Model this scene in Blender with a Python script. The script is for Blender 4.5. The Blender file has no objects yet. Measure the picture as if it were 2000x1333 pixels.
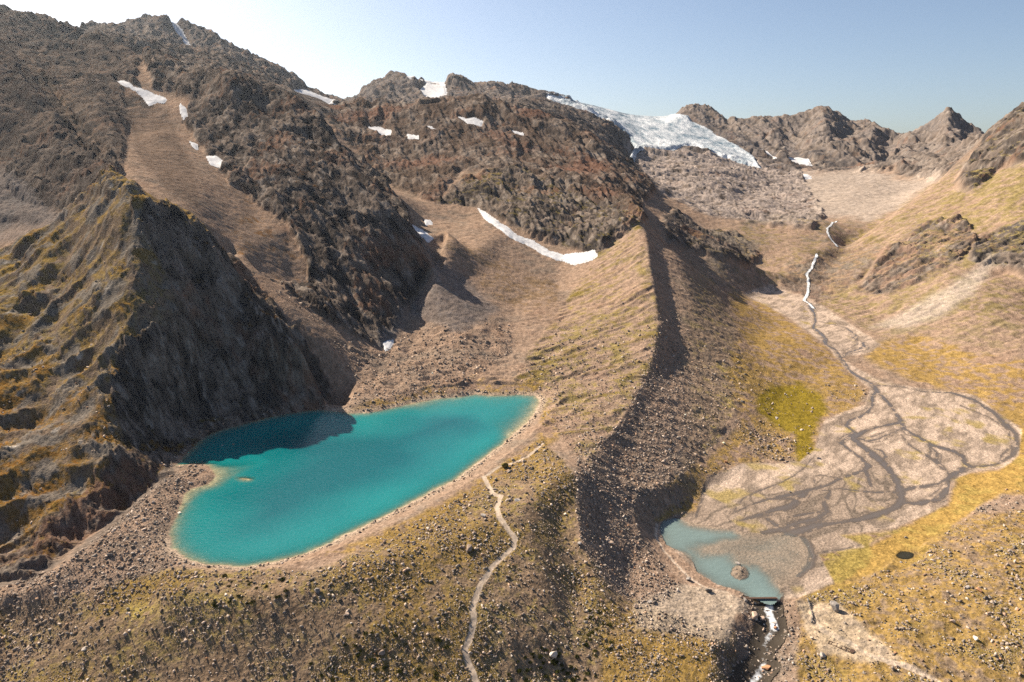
import bpy, math, random
import numpy as np
from mathutils import Vector, geometry as mgeo

# ------------------------------------------------------------------ camera, world, sun, exposure
S = bpy.context.scene
COL = S.collection
F = 1350.0; CAM_H = 150.0; W0, H0 = 2000.0, 1333.0
PITCH = math.atan((H0/2-330.0)/F)
cam_d = bpy.data.cameras.new('camera'); cam = bpy.data.objects.new('camera', cam_d); COL.objects.link(cam)
cam.location = (0, 0, CAM_H); cam.rotation_euler = (math.pi/2-PITCH, 0, 0)
cam_d.sensor_width = 36.0; cam_d.lens = 36.0*F/W0; cam_d.clip_start = 1.0; cam_d.clip_end = 60000.0
S.camera = cam
SUN_AZ = math.radians(-49.0)      # measured from the view axis (+Y), negative = left
SUN_EL = math.radians(35.0)
world = bpy.data.worlds.new('World'); S.world = world; world.use_nodes = True
nt = world.node_tree; nt.nodes.clear()
sky = nt.nodes.new('ShaderNodeTexSky'); sky.sky_type = 'NISHITA'; sky.sun_disc = False
sky.sun_elevation = SUN_EL; sky.sun_rotation = SUN_AZ; sky.altitude = 2300.0
sky.air_density = 1.0; sky.dust_density = 9.0; sky.ozone_density = .6
bg = nt.nodes.new('ShaderNodeBackground'); bg.inputs['Strength'].default_value = 0.060
wo = nt.nodes.new('ShaderNodeOutputWorld')
nt.links.new(sky.outputs[0], bg.inputs[0]); nt.links.new(bg.outputs[0], wo.inputs[0])
sun_d = bpy.data.lights.new('sun', 'SUN'); sun_d.energy = 5.0; sun_d.angle = math.radians(0.5); sun_d.color = (1.0, 0.87, 0.70)
sun = bpy.data.objects.new('sun', sun_d); COL.objects.link(sun)
SV = Vector((math.sin(SUN_AZ)*math.cos(SUN_EL), math.cos(SUN_AZ)*math.cos(SUN_EL), math.sin(SUN_EL)))
sun.rotation_euler = SV.to_track_quat('Z', 'Y').to_euler(); sun.location = (-300, 200, 900)
S.view_settings.view_transform = 'Standard'; S.view_settings.look = 'None'
S.view_settings.exposure = 1.25; S.view_settings.gamma = 1.0
S.cycles.use_denoising = False; S.cycles.denoiser = 'OPENIMAGEDENOISE'; S.cycles.denoising_input_passes = 'RGB_ALBEDO_NORMAL'; S.cycles.denoising_prefilter = 'ACCURATE'
S.cycles.max_bounces = 4; S.cycles.volume_bounces = 0

# ------------------------------------------------------------------ image pixel helpers
CP, SP = math.cos(PITCH), math.sin(PITCH)
def ray(px, py):
    u = (px-W0/2)/F; v = (H0/2-py)/F
    return u, CP+v*SP, -SP+v*CP
def at_y(px, py, Y):
    a, b, c = ray(px, py); t = Y/b
    return (a*t, Y, CAM_H+c*t)
def at_z(px, py, z):
    a, b, c = ray(px, py); t = (z-CAM_H)/c
    return (a*t, b*t, z)
def smooth(a, b, x):
    t = np.clip((x-a)/(b-a), 0, 1); return t*t*(3-2*t)

# ------------------------------------------------------------------ noise (vectorised gradient noise)
_rng = np.random.RandomState(7)
_P = _rng.permutation(1024).astype(np.int32); _P = np.concatenate([_P, _P, _P])
_G = _rng.normal(size=(1024, 3)).astype(np.float32); _G /= np.linalg.norm(_G, axis=1)[:, None]
def pn2(x, y, seed=0):
    x = x+seed*17.13; y = y+seed*9.71
    xi = np.floor(x); yi = np.floor(y); xf = (x-xi).astype(np.float32); yf = (y-yi).astype(np.float32)
    xi = xi.astype(np.int32) & 1023; yi = yi.astype(np.int32) & 1023
    u = xf*xf*xf*(xf*(xf*6-15)+10); v = yf*yf*yf*(yf*(yf*6-15)+10)
    def g(ix, iy, fx, fy):
        h = _P[_P[ix & 1023]+(iy & 1023)]; q = _G[h]
        return (q[..., 0]*fx+q[..., 1]*fy)*1.25
    a = g(xi, yi, xf, yf); b = g(xi+1, yi, xf-1, yf); c = g(xi, yi+1, xf, yf-1); d = g(xi+1, yi+1, xf-1, yf-1)
    return (a+(b-a)*u)+((c+(d-c)*u)-(a+(b-a)*u))*v
def pn3(x, y, z, seed=0):
    x = x+seed*17.13; y = y+seed*9.71; z = z+seed*5.3
    xi = np.floor(x); yi = np.floor(y); zi = np.floor(z)
    xf = (x-xi).astype(np.float32); yf = (y-yi).astype(np.float32); zf = (z-zi).astype(np.float32)
    xi = xi.astype(np.int32) & 1023; yi = yi.astype(np.int32) & 1023; zi = zi.astype(np.int32) & 1023
    u = xf*xf*(3-2*xf); v = yf*yf*(3-2*yf); w = zf*zf*(3-2*zf)
    def g(a, b, c, fx, fy, fz):
        h = _P[_P[_P[a & 1023]+(b & 1023)]+(c & 1023)]; q = _G[h]
        return q[..., 0]*fx+q[..., 1]*fy+q[..., 2]*fz
    def pl(c, fz):
        a0 = g(xi, yi, zi+c, xf, yf, fz); a1 = g(xi+1, yi, zi+c, xf-1, yf, fz)
        b0 = g(xi, yi+1, zi+c, xf, yf-1, fz); b1 = g(xi+1, yi+1, zi+c, xf-1, yf-1, fz)
        p = a0+(a1-a0)*u; q = b0+(b1-b0)*u
        return p+(q-p)*v
    p = pl(0, zf); q = pl(1, zf-1)
    return (p+(q-p)*w)*1.4
def cells(x, y, seed=0):
    """distance to the nearest of jittered cell points (F1), and a random value of that cell"""
    xi = np.floor(x).astype(np.int32); yi = np.floor(y).astype(np.int32)
    best = np.full(x.shape, 9.0, np.float32); val = np.zeros(x.shape, np.float32)
    for i in (-1, 0, 1):
        for j in (-1, 0, 1):
            h = _P[_P[(xi+i+seed) & 1023]+((yi+j) & 1023)]
            px = xi+i+0.5+_G[h, 0]*0.55; py = yi+j+0.5+_G[h, 1]*0.55
            d = ((px-x)**2+(py-y)**2).astype(np.float32)
            m = d < best; best = np.where(m, d, best); val = np.where(m, _G[h, 2], val)
    return np.sqrt(best), val

# ------------------------------------------------------------------ control lines of the land, from image pixels at guessed depths
# 'y': px,py,forward distance   'z': px,py,height   'w': world.   '+' = crest: the ground falls away behind it
L = []
def ln(kind, s, crest=0, back=(0.05, 0.9)):
    pts = [tuple(float(q) for q in p.split(',')) for p in s.split()]
    if kind[0] == 'y': pts = [at_y(*p) for p in pts]
    elif kind[0] == 'z': pts = [at_z(p[0], p[1], -8+(p[2]+8)*.55 if (p[2] < -8 and p[0] > 1230) else p[2]) for p in pts]
    L.append((pts, crest or ('+' in kind), '+' in kind, back))
# --- foreground and lake dam
ln('z', '-250,1080,1 -100,1120,0')
ln('z', '300,1062,1.6 330,1112,2 460,1136,2.4 620,1112,3 760,1044,4 880,990,4.6 960,930,4.8 1020,882,4.4 1080,825,4.5 1078,772,3')
ln('z', '330,1160,1 520,1165,3 700,1112,5 850,1062,6.5 950,1022,7 1040,980,8 1100,925,10')
ln('z', '-200,1420,-24 0,1333,-21 200,1333,-18 500,1333,-14 700,1333,-13 930,1333,-14 1100,1333,-18 1300,1333,-24 1420,1320,-29')
ln('z', '-250,1250,-18 0,1205,-15 200,1225,-8 450,1235,-5 750,1215,-3 950,1190,-3 1060,1150,-3')
ln('z', '-300,1600,-34 0,1600,-30 600,1600,-24 1000,1600,-25 1400,1600,-40 2000,1600,-28 2300,1550,-25')
ln('z', '1000,1250,-8 1130,1230,-11 1250,1260,-19 1390,1260,-24')
# rim of the dam, the gully behind it, shoulder of the grassy spur
ln('z+', '400,906,1.4 370,912,2.6 330,926,4 290,955,4 250,1000,3 200,1040,2 140,1080,1 100,1115,0 50,1135,-1 0,1142,-2 -120,1165,-3', back=(.02, 1.0))
ln('z', '330,915,0 290,945,-2 240,990,-6 190,1035,-10 120,1080,-13 60,1105,-14 0,1120,-16 -150,1150,-18')
ln('y', '254,400,482 264,450,466 305,515,446 350,590,424 335,625,410 250,665,392 205,725,370 215,800,346 238,860,330 195,915,311 150,968,299 60,1055,284 -50,1092,277')
ln('y', '-300,1000,290 0,980,300 0,900,322 0,800,362 0,700,412 0,600,470 0,500,560')
ln('y', '100,900,325 100,780,370 110,650,430 130,540,485 150,450,530 200,390,520')
ln('y', '-300,850,340 -300,600,460 -300,450,600')
# spur crest towards the lake and the scree chute behind it
ln('y+', '245,336,522 300,372,515 380,422,500 440,480,480 482,542,468 526,587,456 556,624,449 596,686,437 628,752,426 645,797,418', back=(.05, 1.0))
ln('y', '380,640,425 400,740,405 400,800,398 320,860,362')
ln('y', '520,700,420 560,770,412 480,790,410')
ln('y', '440,455,600 500,520,545 560,590,500 620,650,480 680,720,468 700,775,455')
ln('y', '460,512,575 540,560,545 600,602,535 680,655,530 750,684,530', 1)
# left flank
ln('y+', '-300,-80,1150 -100,20,1120 0,62,1080 60,130,980 110,205,880 140,255,780 172,292,690 215,318,610 245,336,522', back=(.04, .8))
ln('y', '-300,300,800 0,300,820 50,360,700 100,400,610 140,420,560')
ln('y', '-300,400,650 0,400,660 0,455,600 80,440,570')
ln('y', '100,300,720 190,345,600')
ln('y', '175,170,1050 215,260,800 240,330,640 330,400,560 385,440,540')
ln('y+', '-300,10,1900 0,28,1750 38,22,1730 60,30,1700 78,21,1700 100,30,1690 130,35,1680 165,56,1650 200,60,1620', back=(.03, .8))
ln('y', '100,80,1400 150,120,1250 200,160,1120 240,210,1000')
ln('y+', '140,90,1450 190,66,1450 215,76,1400 270,102,1300 330,113,1230 365,124,1180 400,130,1120 440,136,1060 470,133,1000', back=(.03, .7))
ln('y', '250,170,1060 300,190,1040 330,205,1010 350,212,980')
ln('y', '262,225,960 320,240,940 352,262,900')
ln('y', '255,270,860 300,300,770 340,350,660 368,402,590')
ln('y', '300,260,850 350,330,720 375,400,600')
ln('y', '355,270,880 385,330,740 385,395,610')
# big dark buttress
ln('y+', '470,133,1000 495,146,990 530,170,975 560,188,960 610,214,930 650,250,885 680,290,830 710,330,780 760,390,722 790,430,700 822,458,682 838,470,672', back=(.05, 1.1))
ln('y', '838,470,672 850,520,650 834,560,628 784,620,585 756,684,538')
ln('y', '470,133,1000 520,220,930 528,300,810 560,400,700 562,470,648 575,560,585 600,598,545', 1)
ln('y', '350,206,985 362,240,950 395,290,860 440,335,780 470,370,740 500,420,690')
ln('y', '430,320,800 400,300,850')
ln('y', '430,400,660 500,480,610')
ln('y', '640,380,735 680,470,665 680,560,605 700,640,556')
# far left giant and its long right shoulder
ln('y+', '165,56,2300 200,58,2350 240,46,2380 265,36,2400 290,27,2400 310,36,2400 345,36,2420 365,42,2440 395,60,2460 440,86,2500 500,121,2550 540,142,2600 580,166,2620 625,182,2640 690,197,2650', back=(.03, .7))
ln('y', '250,90,1900 350,105,1850 450,120,1750 560,175,1650 640,205,1600')
ln('y', '560,178,1900 600,176,2350 640,190,2400 680,205,2400')
# small moraine and upper basin
ln('y+', '870,436,800 868,470,742 866,500,700 862,535,668', back=(.03, .9))
ln('y', '925,500,748 950,527,735 905,545,690 880,575,655')
ln('y', '852,480,745 856,540,690 820,600,625 790,660,560')
ln('y', '880,560,640 900,600,600 880,650,560 820,690,528')
ln('y', '955,525,740 1050,545,745 1090,560,735')
ln('y', '1000,600,650 1000,640,590')
ln('z', '800,760,4 900,742,5 700,745,6 680,785,3')
ln('z', '1060,765,3 1015,742,5 1000,690,8 1080,640,15 1112,590,23 1150,530,42')
# central moraine
crest = [at_y(*p) for p in ((1155,905,323),(1170,880,342),(1190,850,362),(1230,790,407),(1262,730,458),(1280,680,504),(1287,620,560),(1277,560,630),(1268,500,715),(1262,455,790),(1245,420,870))]
L.append((crest, 1, 0, None))
L.append(([(x+(7 if i < 4 else 11), y-2, z-(5.5 if i < 4 else 13)) for i, (x, y, z) in enumerate(crest[1:-1])], 0, 0, None))
L.append(([(x+(24 if i < 4 else 36), y-5, z-(11 if i < 4 else 21)) for i, (x, y, z) in enumerate(crest[1:-1])], 0, 0, None))
ln('z', '1155,905,%.1f 1132,955,5 1128,1010,2 1138,1060,-2 1165,1110,-7 1230,1165,-15 1290,1200,-20' % crest[0][2], 1)
ln('z', '1095,1000,2 1100,1060,-3 1130,1130,-9')
ln('z', '1165,1010,-4 1190,1060,-9 1225,1110,-16')
ln('z', '1250,1010,-12 1262,1060,-18 1285,1110,-23 1340,1140,-26.5')
ln('z', '1250,1010,-12 1300,952,-9 1385,895,-20 1430,850,-17 1460,780,-12 1475,720,-7 1465,660,-1 1440,610,5 1420,575,11')
# upper hill in the middle
ln('y', '1160,506,790 1100,495,835 1040,470,875 980,430,935 935,412,985')
ln('y', '1150,470,840 1090,450,890 1020,410,940 960,370,1020')
ln('y', '1245,422,855 1200,440,860 1170,470,835')
ln('y', '1232,405,960 1150,400,980 1050,350,1090 980,330,1130')
ln('y', '850,380,1060 820,440,900 900,430,950')
ln('y', '900,300,1260 960,260,1350 1050,300,1250 1130,340,1130 1200,370,1050')
ln('y', '700,300,1300 760,370,1150 740,290,1350 850,320,1230')
ln('y+', '625,190,1750 660,212,1700 690,206,1650 740,200,1600 800,206,1560 850,196,1530 900,188,1520 930,187,1500 1000,205,1460 1080,225,1420 1140,250,1370 1190,288,1280 1205,318,1230 1250,352,1180 1275,372,1150 1300,395,1110 1350,432,1050 1400,462,1000 1470,512,930', back=(.035, .75))
ln('y', '1300,430,1000 1340,470,950 1410,500,900')
ln('y', '1270,440,900 1330,520,840 1400,560,810 1440,590,780')
# upper valley
ln('y', '1250,345,1750 1300,335,1900 1380,318,2000 1460,340,1950 1540,345,2000 1600,322,2120')
ln('y+', '1340,352,1600 1400,356,1580 1450,385,1500', back=(.03,.6))
ln('y', '1350,395,1480 1450,408,1430')
ln('y+', '1370,400,1350 1450,402,1330 1520,408,1300 1590,420,1230', back=(.02,.6))
ln('y', '1400,432,1200 1500,442,1180 1580,442,1150')
ln('y', '1450,480,1050 1550,475,1060 1640,480,1050')
ln('z', '1575,600,-5.5 1578,560,1 1580,525,18 1588,492,34 1632,478,41 1620,440,60 1602,425,70')
ln('y', '1640,402,1400 1740,392,1420 1700,350,1750 1640,342,1900 1800,368,1550')
for s_ in ('1850,217,2250 1846,262,2080 1835,315,1800', '1600,210,2700 1612,262,2380 1625,306,2120', '1700,241,2590 1698,290,2200 1682,326,2030', '1500,233,2800 1512,264,2600 1520,290,2440', '1350,204,3050 1362,230,2900', '1775,260,2350 1770,300,2080 1755,328,1880', '1465,228,2800 1462,262,2660', '290,27,2400 300,70,2150 330,100,1950', '395,60,2460 430,105,2150 450,118,1900', '520,121,2550 540,160,2100', '782,141,3200 770,175,3000', '1000,165,3140 1010,195,2950'):
    ln('y', s_, 1)
for s_ in ('1655,226,2650 1655,270,2560 1650,318,2330', '1555,220,2730 1560,262,2650 1562,296,2420', '1740,262,2530 1735,300,2380 1720,330,2100', '1815,245,2270 1805,290,2200 1800,330,1950', '1885,246,2200 1880,285,2150', '345,36,2420 370,80,2350 380,108,2150'):
    ln('y', s_)
ln('y', '1500,292,2480 1560,300,2350 1620,310,2150 1665,332,2000 1750,332,1850 1830,330,1650 1880,320,1500')
ln('y+', '1305,230,3150 1330,212,3100 1350,204,3050 1368,210,3050 1385,206,3000 1405,222,2900 1420,232,2850 1450,236,2800 1465,228,2800 1500,233,2800 1530,226,2760 1560,218,2720 1600,210,2700 1620,215,2680 1640,222,2660 1680,228,2620 1720,254,2560 1758,270,2500 1775,260,2350 1800,258,2300 1808,242,2280 1830,226,2260 1850,217,2250 1870,228,2230 1885,246,2200 1900,266,2150 1912,261,2140 1922,271,2100', back=(.03,.8))
ln('y+', '1905,300,1420 1925,268,1400 1940,252,1380 1960,235,1350 1980,215,1320 2000,200,1300 2300,40,1200', back=(.03,.8))
ln('y+', '690,197,3300 700,193,3300 745,166,3250 765,146,3220 782,141,3200 800,149,3200 830,156,3220 855,162,3230 870,166,3240 885,161,3200 910,163,3200 930,178,3180 940,178,3160 955,168,3150 975,163,3140 1000,165,3140 1030,172,3130 1050,180,3120 1062,190,3120 1100,198,3150 1150,206,3160 1230,226,3200 1300,232,3180 1340,234,3150', back=(.03,.6))
ln('y', '700,204,2800 780,215,2700 850,205,2600 900,200,2600 1000,214,2500')
ln('y+', '1050,196,2400 1080,199,2380 1110,208,2360 1150,222,2330 1185,240,2300 1215,262,2260 1228,285,2220', back=(.03,.5))
ln('y', '1200,290,1950 1236,318,1950')
ln('y', '1240,300,2250 1260,290,2350 1330,286,2400 1400,302,2250 1440,318,2180 1482,328,2120')
ln('y', '1240,245,2800 1330,255,2750 1400,270,2650 1450,300,2350')
# right mountain side
ln('y+', '1905,300,1420 1880,312,1330 1850,332,1250 1800,372,1180 1742,412,1120 1690,452,1070 1650,482,1040', back=(.03,.6))
ln('y', '1650,485,1040 1620,520,975 1600,560,890 1612,600,790')
ln('y', '2300,250,1000 2000,330,1020 1900,400,980 1800,460,940 1720,520,900')
ln('y', '2300,400,800 2000,440,830 1960,470,820 1940,530,760 1850,540,770 1750,570,790 1690,590,790')
ln('y', '2300,650,620 2000,640,610 1900,620,650 1800,640,660 1720,640,690')
ln('z', '2300,780,-8 2000,770,-14 1900,740,-14 1800,680,-11 1710,665,-12')
# outwash plain and pond
ln('z', '1287,1030,-27.8 1370,960,-27.5 1480,905,-27 1580,890,-26.5 1600,850,-25.5 1640,860,-26 1700,760,-22 1690,705,-18 1640,660,-13.5 1605,615,-8.5')
ln('z', '1500,570,-3 1462,582,-2 1520,640,-10')
ln('z', '1540,760,-22 1500,820,-23.5')
ln('z', '1800,765,-21.5 1900,805,-24 1990,850,-25.5 1975,895,-26 1860,935,-26.5 1850,985,-27 1700,1060,-27.3 1640,1150,-27.5 1530,1165,-27.6 1500,1176,-27.8 1400,1140,-27.8 1340,1082,-27.8 1295,1062,-27.8')
ln('z', '1450,1050,-28 1600,950,-27.4 1750,900,-26.5')
# right foreground
ln('z', '2300,900,-18 2050,870,-22 2000,920,-20 1960,1000,-17 1900,1040,-17 1850,1060,-22')
ln('z', '2300,1100,-10 2000,1100,-12 1900,1140,-15 1800,1100,-24 1768,1086,-26.5 1700,1110,-26')
ln('z', '1620,1180,-26.5 1720,1170,-23 1800,1200,-19 1900,1230,-17 2000,1260,-16 2300,1260,-14')
ln('z', '1560,1190,-27 1600,1230,-28.5 1640,1265,-29 1700,1300,-29 1800,1333,-27 2000,1333,-23 2300,1400,-20')
ln('z', '1500,1190,-30 1495,1230,-33 1480,1280,-36.5 1470,1333,-39')
ln('z', '1448,1190,-27 1438,1240,-30 1425,1290,-32')
ln('z', '1560,1240,-32 1580,1333,-37')

# ------------------------------------------------------------------ coarse height map on a log-polar map around the valley's near end
AZ0, AZ1 = math.radians(-52), math.radians(50)
R0, R1 = 95.0, 4300.0
NA, NR = 820, 900
LA = (AZ1-AZ0)/(NA-1); LR = math.log(R1/R0)/(NR-1)
def to_uv(x, y):
    return (math.atan2(x, y)-AZ0)/LA, (math.log(math.hypot(x, y)/R0))/LR
P3 = []; crest_uv = []
for pts, cr, back, bk in L:
    dens = []
    for a, b in zip(pts[:-1], pts[1:]):
        d = math.dist(a, b); n = max(1, int(d/(0.02*math.hypot(a[0], a[1]))))
        for i in range(n):
            t = i/n; dens.append(tuple(a[k]+(b[k]-a[k])*t for k in range(3)))
    dens.append(pts[-1])
    for p in dens:
        P3.append(p)
        if cr: crest_uv.append(to_uv(p[0], p[1]))
        if back:
            r = math.hypot(p[0], p[1]); dr = bk[0]*r; s = 1+bk[0]
            P3.append((p[0]*s, p[1]*s, p[2]-dr*bk[1]))
# outer frame
for i in range(60):
    a = AZ0+(AZ1-AZ0)*i/59
    P3.append((R0*math.sin(a)*.98, R0*math.cos(a)*.98, -28))
    P3.append((R1*math.sin(a)*1.02, R1*math.cos(a)*1.02, 120))
for k in range(40):
    r = R0*(R1/R0)**(k/39)
    for sgn, a in ((-1, AZ0-.02), (1, AZ1+.02)):
        if sgn < 0: z = -20+max(0, r-280)*.36 if r < 1500 else 400
        else: z = -20+max(0, r-420)*.30 if r < 1500 else 300
        P3.append((r*math.sin(a), r*math.cos(a), z))
uv = []; zz = []; seen = set()
for p in P3:
    u, v = to_uv(p[0], p[1]); key = (round(u/1.5), round(v/1.5))
    if key in seen: continue
    seen.add(key); uv.append((u, v)); zz.append(p[2])
res = mgeo.delaunay_2d_cdt([Vector(q) for q in uv], [], [], 0, 1e-6, True)
vout, fout, vorig = res[0], res[2], res[3]
vz = np.array([zz[o[0]] if o else 0.0 for o in vorig]); vx = np.array([v.x for v in vout]); vy = np.array([v.y for v in vout])
Hc = np.zeros((NR, NA))
for f in fout:
    for t in range(1, len(f)-1):
        i, j, k = f[0], f[t], f[t+1]
        xs = vx[[i, j, k]]; ys = vy[[i, j, k]]
        x0, x1 = max(0, int(math.ceil(xs.min()))), min(NA-1, int(xs.max())); y0, y1 = max(0, int(math.ceil(ys.min()))), min(NR-1, int(ys.max()))
        if x1 < x0 or y1 < y0: continue
        det = (ys[1]-ys[2])*(xs[0]-xs[2])+(xs[2]-xs[1])*(ys[0]-ys[2])
        if abs(det) < 1e-9: continue
        gx, gy = np.meshgrid(np.arange(x0, x1+1), np.arange(y0, y1+1))
        a = ((ys[1]-ys[2])*(gx-xs[2])+(xs[2]-xs[1])*(gy-ys[2]))/det
        b = ((ys[2]-ys[0])*(gx-xs[2])+(xs[0]-xs[2])*(gy-ys[2]))/det
        c = 1-a-b; m = (a >= -1e-6) & (b >= -1e-6) & (c >= -1e-6)
        zf = a*vz[i]+b*vz[j]+c*vz[k]
        blk = Hc[y0:y1+1, x0:x1+1]; blk[m] = zf[m]
def blur(A, s):
    n = int(3*s)+1; k = np.exp(-.5*(np.arange(-n, n+1)/s)**2); k /= k.sum()
    P = np.pad(A, ((n, n), (0, 0)), 'edge'); A = sum(k[i]*P[i:i+A.shape[0]] for i in range(2*n+1))
    P = np.pad(A, ((0, 0), (n, n)), 'edge'); return sum(k[i]*P[:, i:i+A.shape[1]] for i in range(2*n+1))
rc_ = R0*np.exp(LR*np.arange(NR))
cm = np.zeros((NR, NA))
for u, v in crest_uv:
    iu, iv = int(round(u)), int(round(v))
    if 0 <= iu < NA and 0 <= iv < NR: cm[iv, iu] = 1
cm = np.clip(blur(cm, 3.0)*14, 0, 1)
fr_ = smooth(1100, 1500, rc_)[:, None]*cm
Hc = blur(Hc, 3.5)*(1-cm)+(blur(Hc, .8)*(1-fr_)+blur(Hc, .7)*fr_)*cm

azc = AZ0+LA*np.arange(NA); rc = R0*np.exp(LR*np.arange(NR))
Xc = rc[:, None]*np.sin(azc)[None]; Yc = rc[:, None]*np.cos(azc)[None]
def project(X, Y, Z):
    """image pixel coordinates (2000 x 1333 frame) of ground points"""
    dz = Z-CAM_H; f = Y*CP-dz*SP; up = Y*SP+dz*CP
    f = np.maximum(f, 1.0)
    return W0/2+F*X/f, H0/2-F*up/f
PXc, PYc = project(Xc, Yc, Hc)
def poly_sdf(px, py, X, Y, closed=True):
    """signed distance, positive inside"""
    d2 = np.full(X.shape, 1e12); ins = np.zeros(X.shape, bool); n = len(px)
    for i in range(n if closed else n-1):
        ax, ay = px[i], py[i]; bx, by = px[(i+1) % n], py[(i+1) % n]
        ex, ey = bx-ax, by-ay; L2 = ex*ex+ey*ey+1e-9
        t = np.clip(((X-ax)*ex+(Y-ay)*ey)/L2, 0, 1)
        d2 = np.minimum(d2, (X-ax-t*ex)**2+(Y-ay-t*ey)**2)
        if closed:
            c = ((ay > Y) != (by > Y)); 
            with np.errstate(divide='ignore', invalid='ignore'):
                xx = ax+(Y-ay)*ex/(ey if abs(ey) > 1e-9 else 1e-9)
            ins ^= c & (X < xx)
    d = np.sqrt(d2)
    return np.where(ins, d, -d) if closed else d
def pts(s): return [tuple(float(q) for q in p.split(',')) for p in s.split()]

# fine map
FA, FR = 1500, 1850
ua = np.linspace(0, NA-1, FA); ur = np.linspace(0, NR-1, FR)
def up(A):
    i0 = np.minimum(ua.astype(int), NA-2); fx = ua-i0; j0 = np.minimum(ur.astype(int), NR-2); fy = (ur-j0)[:, None]
    B = A[:, i0]*(1-fx)+A[:, i0+1]*fx
    return (B[j0]*(1-fy)+B[j0+1]*fy).astype(np.float32)
azf = AZ0+LA*ua; rf = R0*np.exp(LR*ur)
X = (rf[:, None]*np.sin(azf)[None]).astype(np.float32); Y = (rf[:, None]*np.cos(azf)[None]).astype(np.float32)
R = np.broadcast_to(rf[:, None], X.shape).astype(np.float32)
Hb = up(Hc)
def region(s, y0=0, y1=1e9):
    """coarse signed distance (image px) of an outlined piece of ground lying between two forward distances"""
    p = pts(s); d = poly_sdf([q[0] for q in p], [q[1] for q in p], PXc, PYc)
    d = np.clip(d, -60, 60)
    return up(np.where((Yc < y0) | (Yc > y1), -60.0, d))
PXf, PYf = project(X, Y, Hb)     # only used to place outlines on the ground

def march(px, py, rmin=0):
    """where the line of sight through an image pixel first meets the coarse ground"""
    a, b, c = ray(px, py); u = (math.atan2(a, b)-AZ0)/LA; i = int(np.clip(u, 0, NA-2)); f = u-i
    col = Hc[:, i]*(1-f)+Hc[:, i+1]*f
    t = c/math.hypot(a, b); zr = CAM_H+t*rc
    k = np.nonzero((col >= zr) & (rc > rmin))[0]
    if not len(k): return None
    k = k[0]
    if k == 0: r = rc[0]; z = col[0]
    else:
        e0 = col[k-1]-zr[k-1]; e1 = col[k]-zr[k]; w = e0/(e0-e1+1e-9); w = min(max(w, 0), 1)
        r = rc[k-1]+(rc[k]-rc[k-1])*w; z = CAM_H+t*r
    az = math.atan2(a, b)
    return (r*math.sin(az), r*math.cos(az), z)
#@@NEXT
# ------------------------------------------------------------------ outlines on the ground
def xy_poly(s, z=None):
    out = []
    for px, py in pts(s):
        q = at_z(px, py, z) if z is not None else march(px, py)
        if q: out.append(q)
    return out
LAKE = xy_poly('328,1045 335,1072 360,1090 400,1103 460,1109 530,1101 600,1081 650,1060 700,1034 750,1011 800,985 850,958 900,931 950,892 985,866 1015,839 1040,815 1053,795 1055,781 1045,773 1010,771 960,773 930,770 900,775 850,779 800,789 760,798 720,806 690,807 660,803 620,800 570,806 520,816 470,829 420,843 385,863 360,890 338,912 352,910 380,906 405,911 420,930 405,946 370,955 355,966 350,990 338,1020', 0.0)
def sdf_xy(poly, pad=60.0, closed=True, far=-60.0):
    px = np.array([p[0] for p in poly]); py = np.array([p[1] for p in poly])
    r = np.hypot(px, py); a = np.arctan2(px, py)
    r0, r1 = max(r.min()-pad, R0), r.max()+pad; rm = max(r.min(), 1.0)
    a0, a1 = a.min()-pad/rm, a.max()+pad/rm
    j = np.nonzero((rf >= r0) & (rf <= r1))[0]; i = np.nonzero((azf >= a0) & (azf <= a1))[0]
    out = np.full(X.shape, far, np.float32)
    if len(j) and len(i):
        sl = (slice(j[0], j[-1]+1), slice(i[0], i[-1]+1))
        out[sl] = poly_sdf(px, py, X[sl].astype(float), Y[sl].astype(float), closed)
    return out
def path_dist(s, pad=12.0, z=None):
    return sdf_xy(xy_poly(s, z), pad, False, 99.0)
N1 = pn2(X/40, Y/40, 1); N2 = pn2(X/11, Y/11, 2); N3 = pn2(X/3.2, Y/3.2, 3)
NW = N1*.5+N2*.35+N3*.25
wob = (pn2(X/9, Y/9, 61)*1.2+pn2(X/2.5, Y/2.5, 62)*.6).astype(np.float32)
lake_d = sdf_xy(LAKE, 60)+wob*np.where(Y < 480, 1.0, 0)
RN = np.clip(R/420.0, .6, 8)         # noise scale grows with distance
WARP = (pn2(X/(22*1), Y/22, 5)*7+pn2(X/7, Y/7, 6)*5+pn2(X/2.4, Y/2.4, 7)*3)
WARPF = (pn2(X/140, Y/140, 8)*8+pn2(X/45, Y/45, 9)*7+pn2(X/16, Y/16, 10)*5)
WP = np.where(R > 900, WARPF, np.where(R > 600, WARP*.5+WARPF*.5, WARP)).astype(np.float32)
def mask(sd, w=5.0, amp=1.0): return smooth(-w, w, sd+WP*amp).astype(np.float32)

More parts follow.
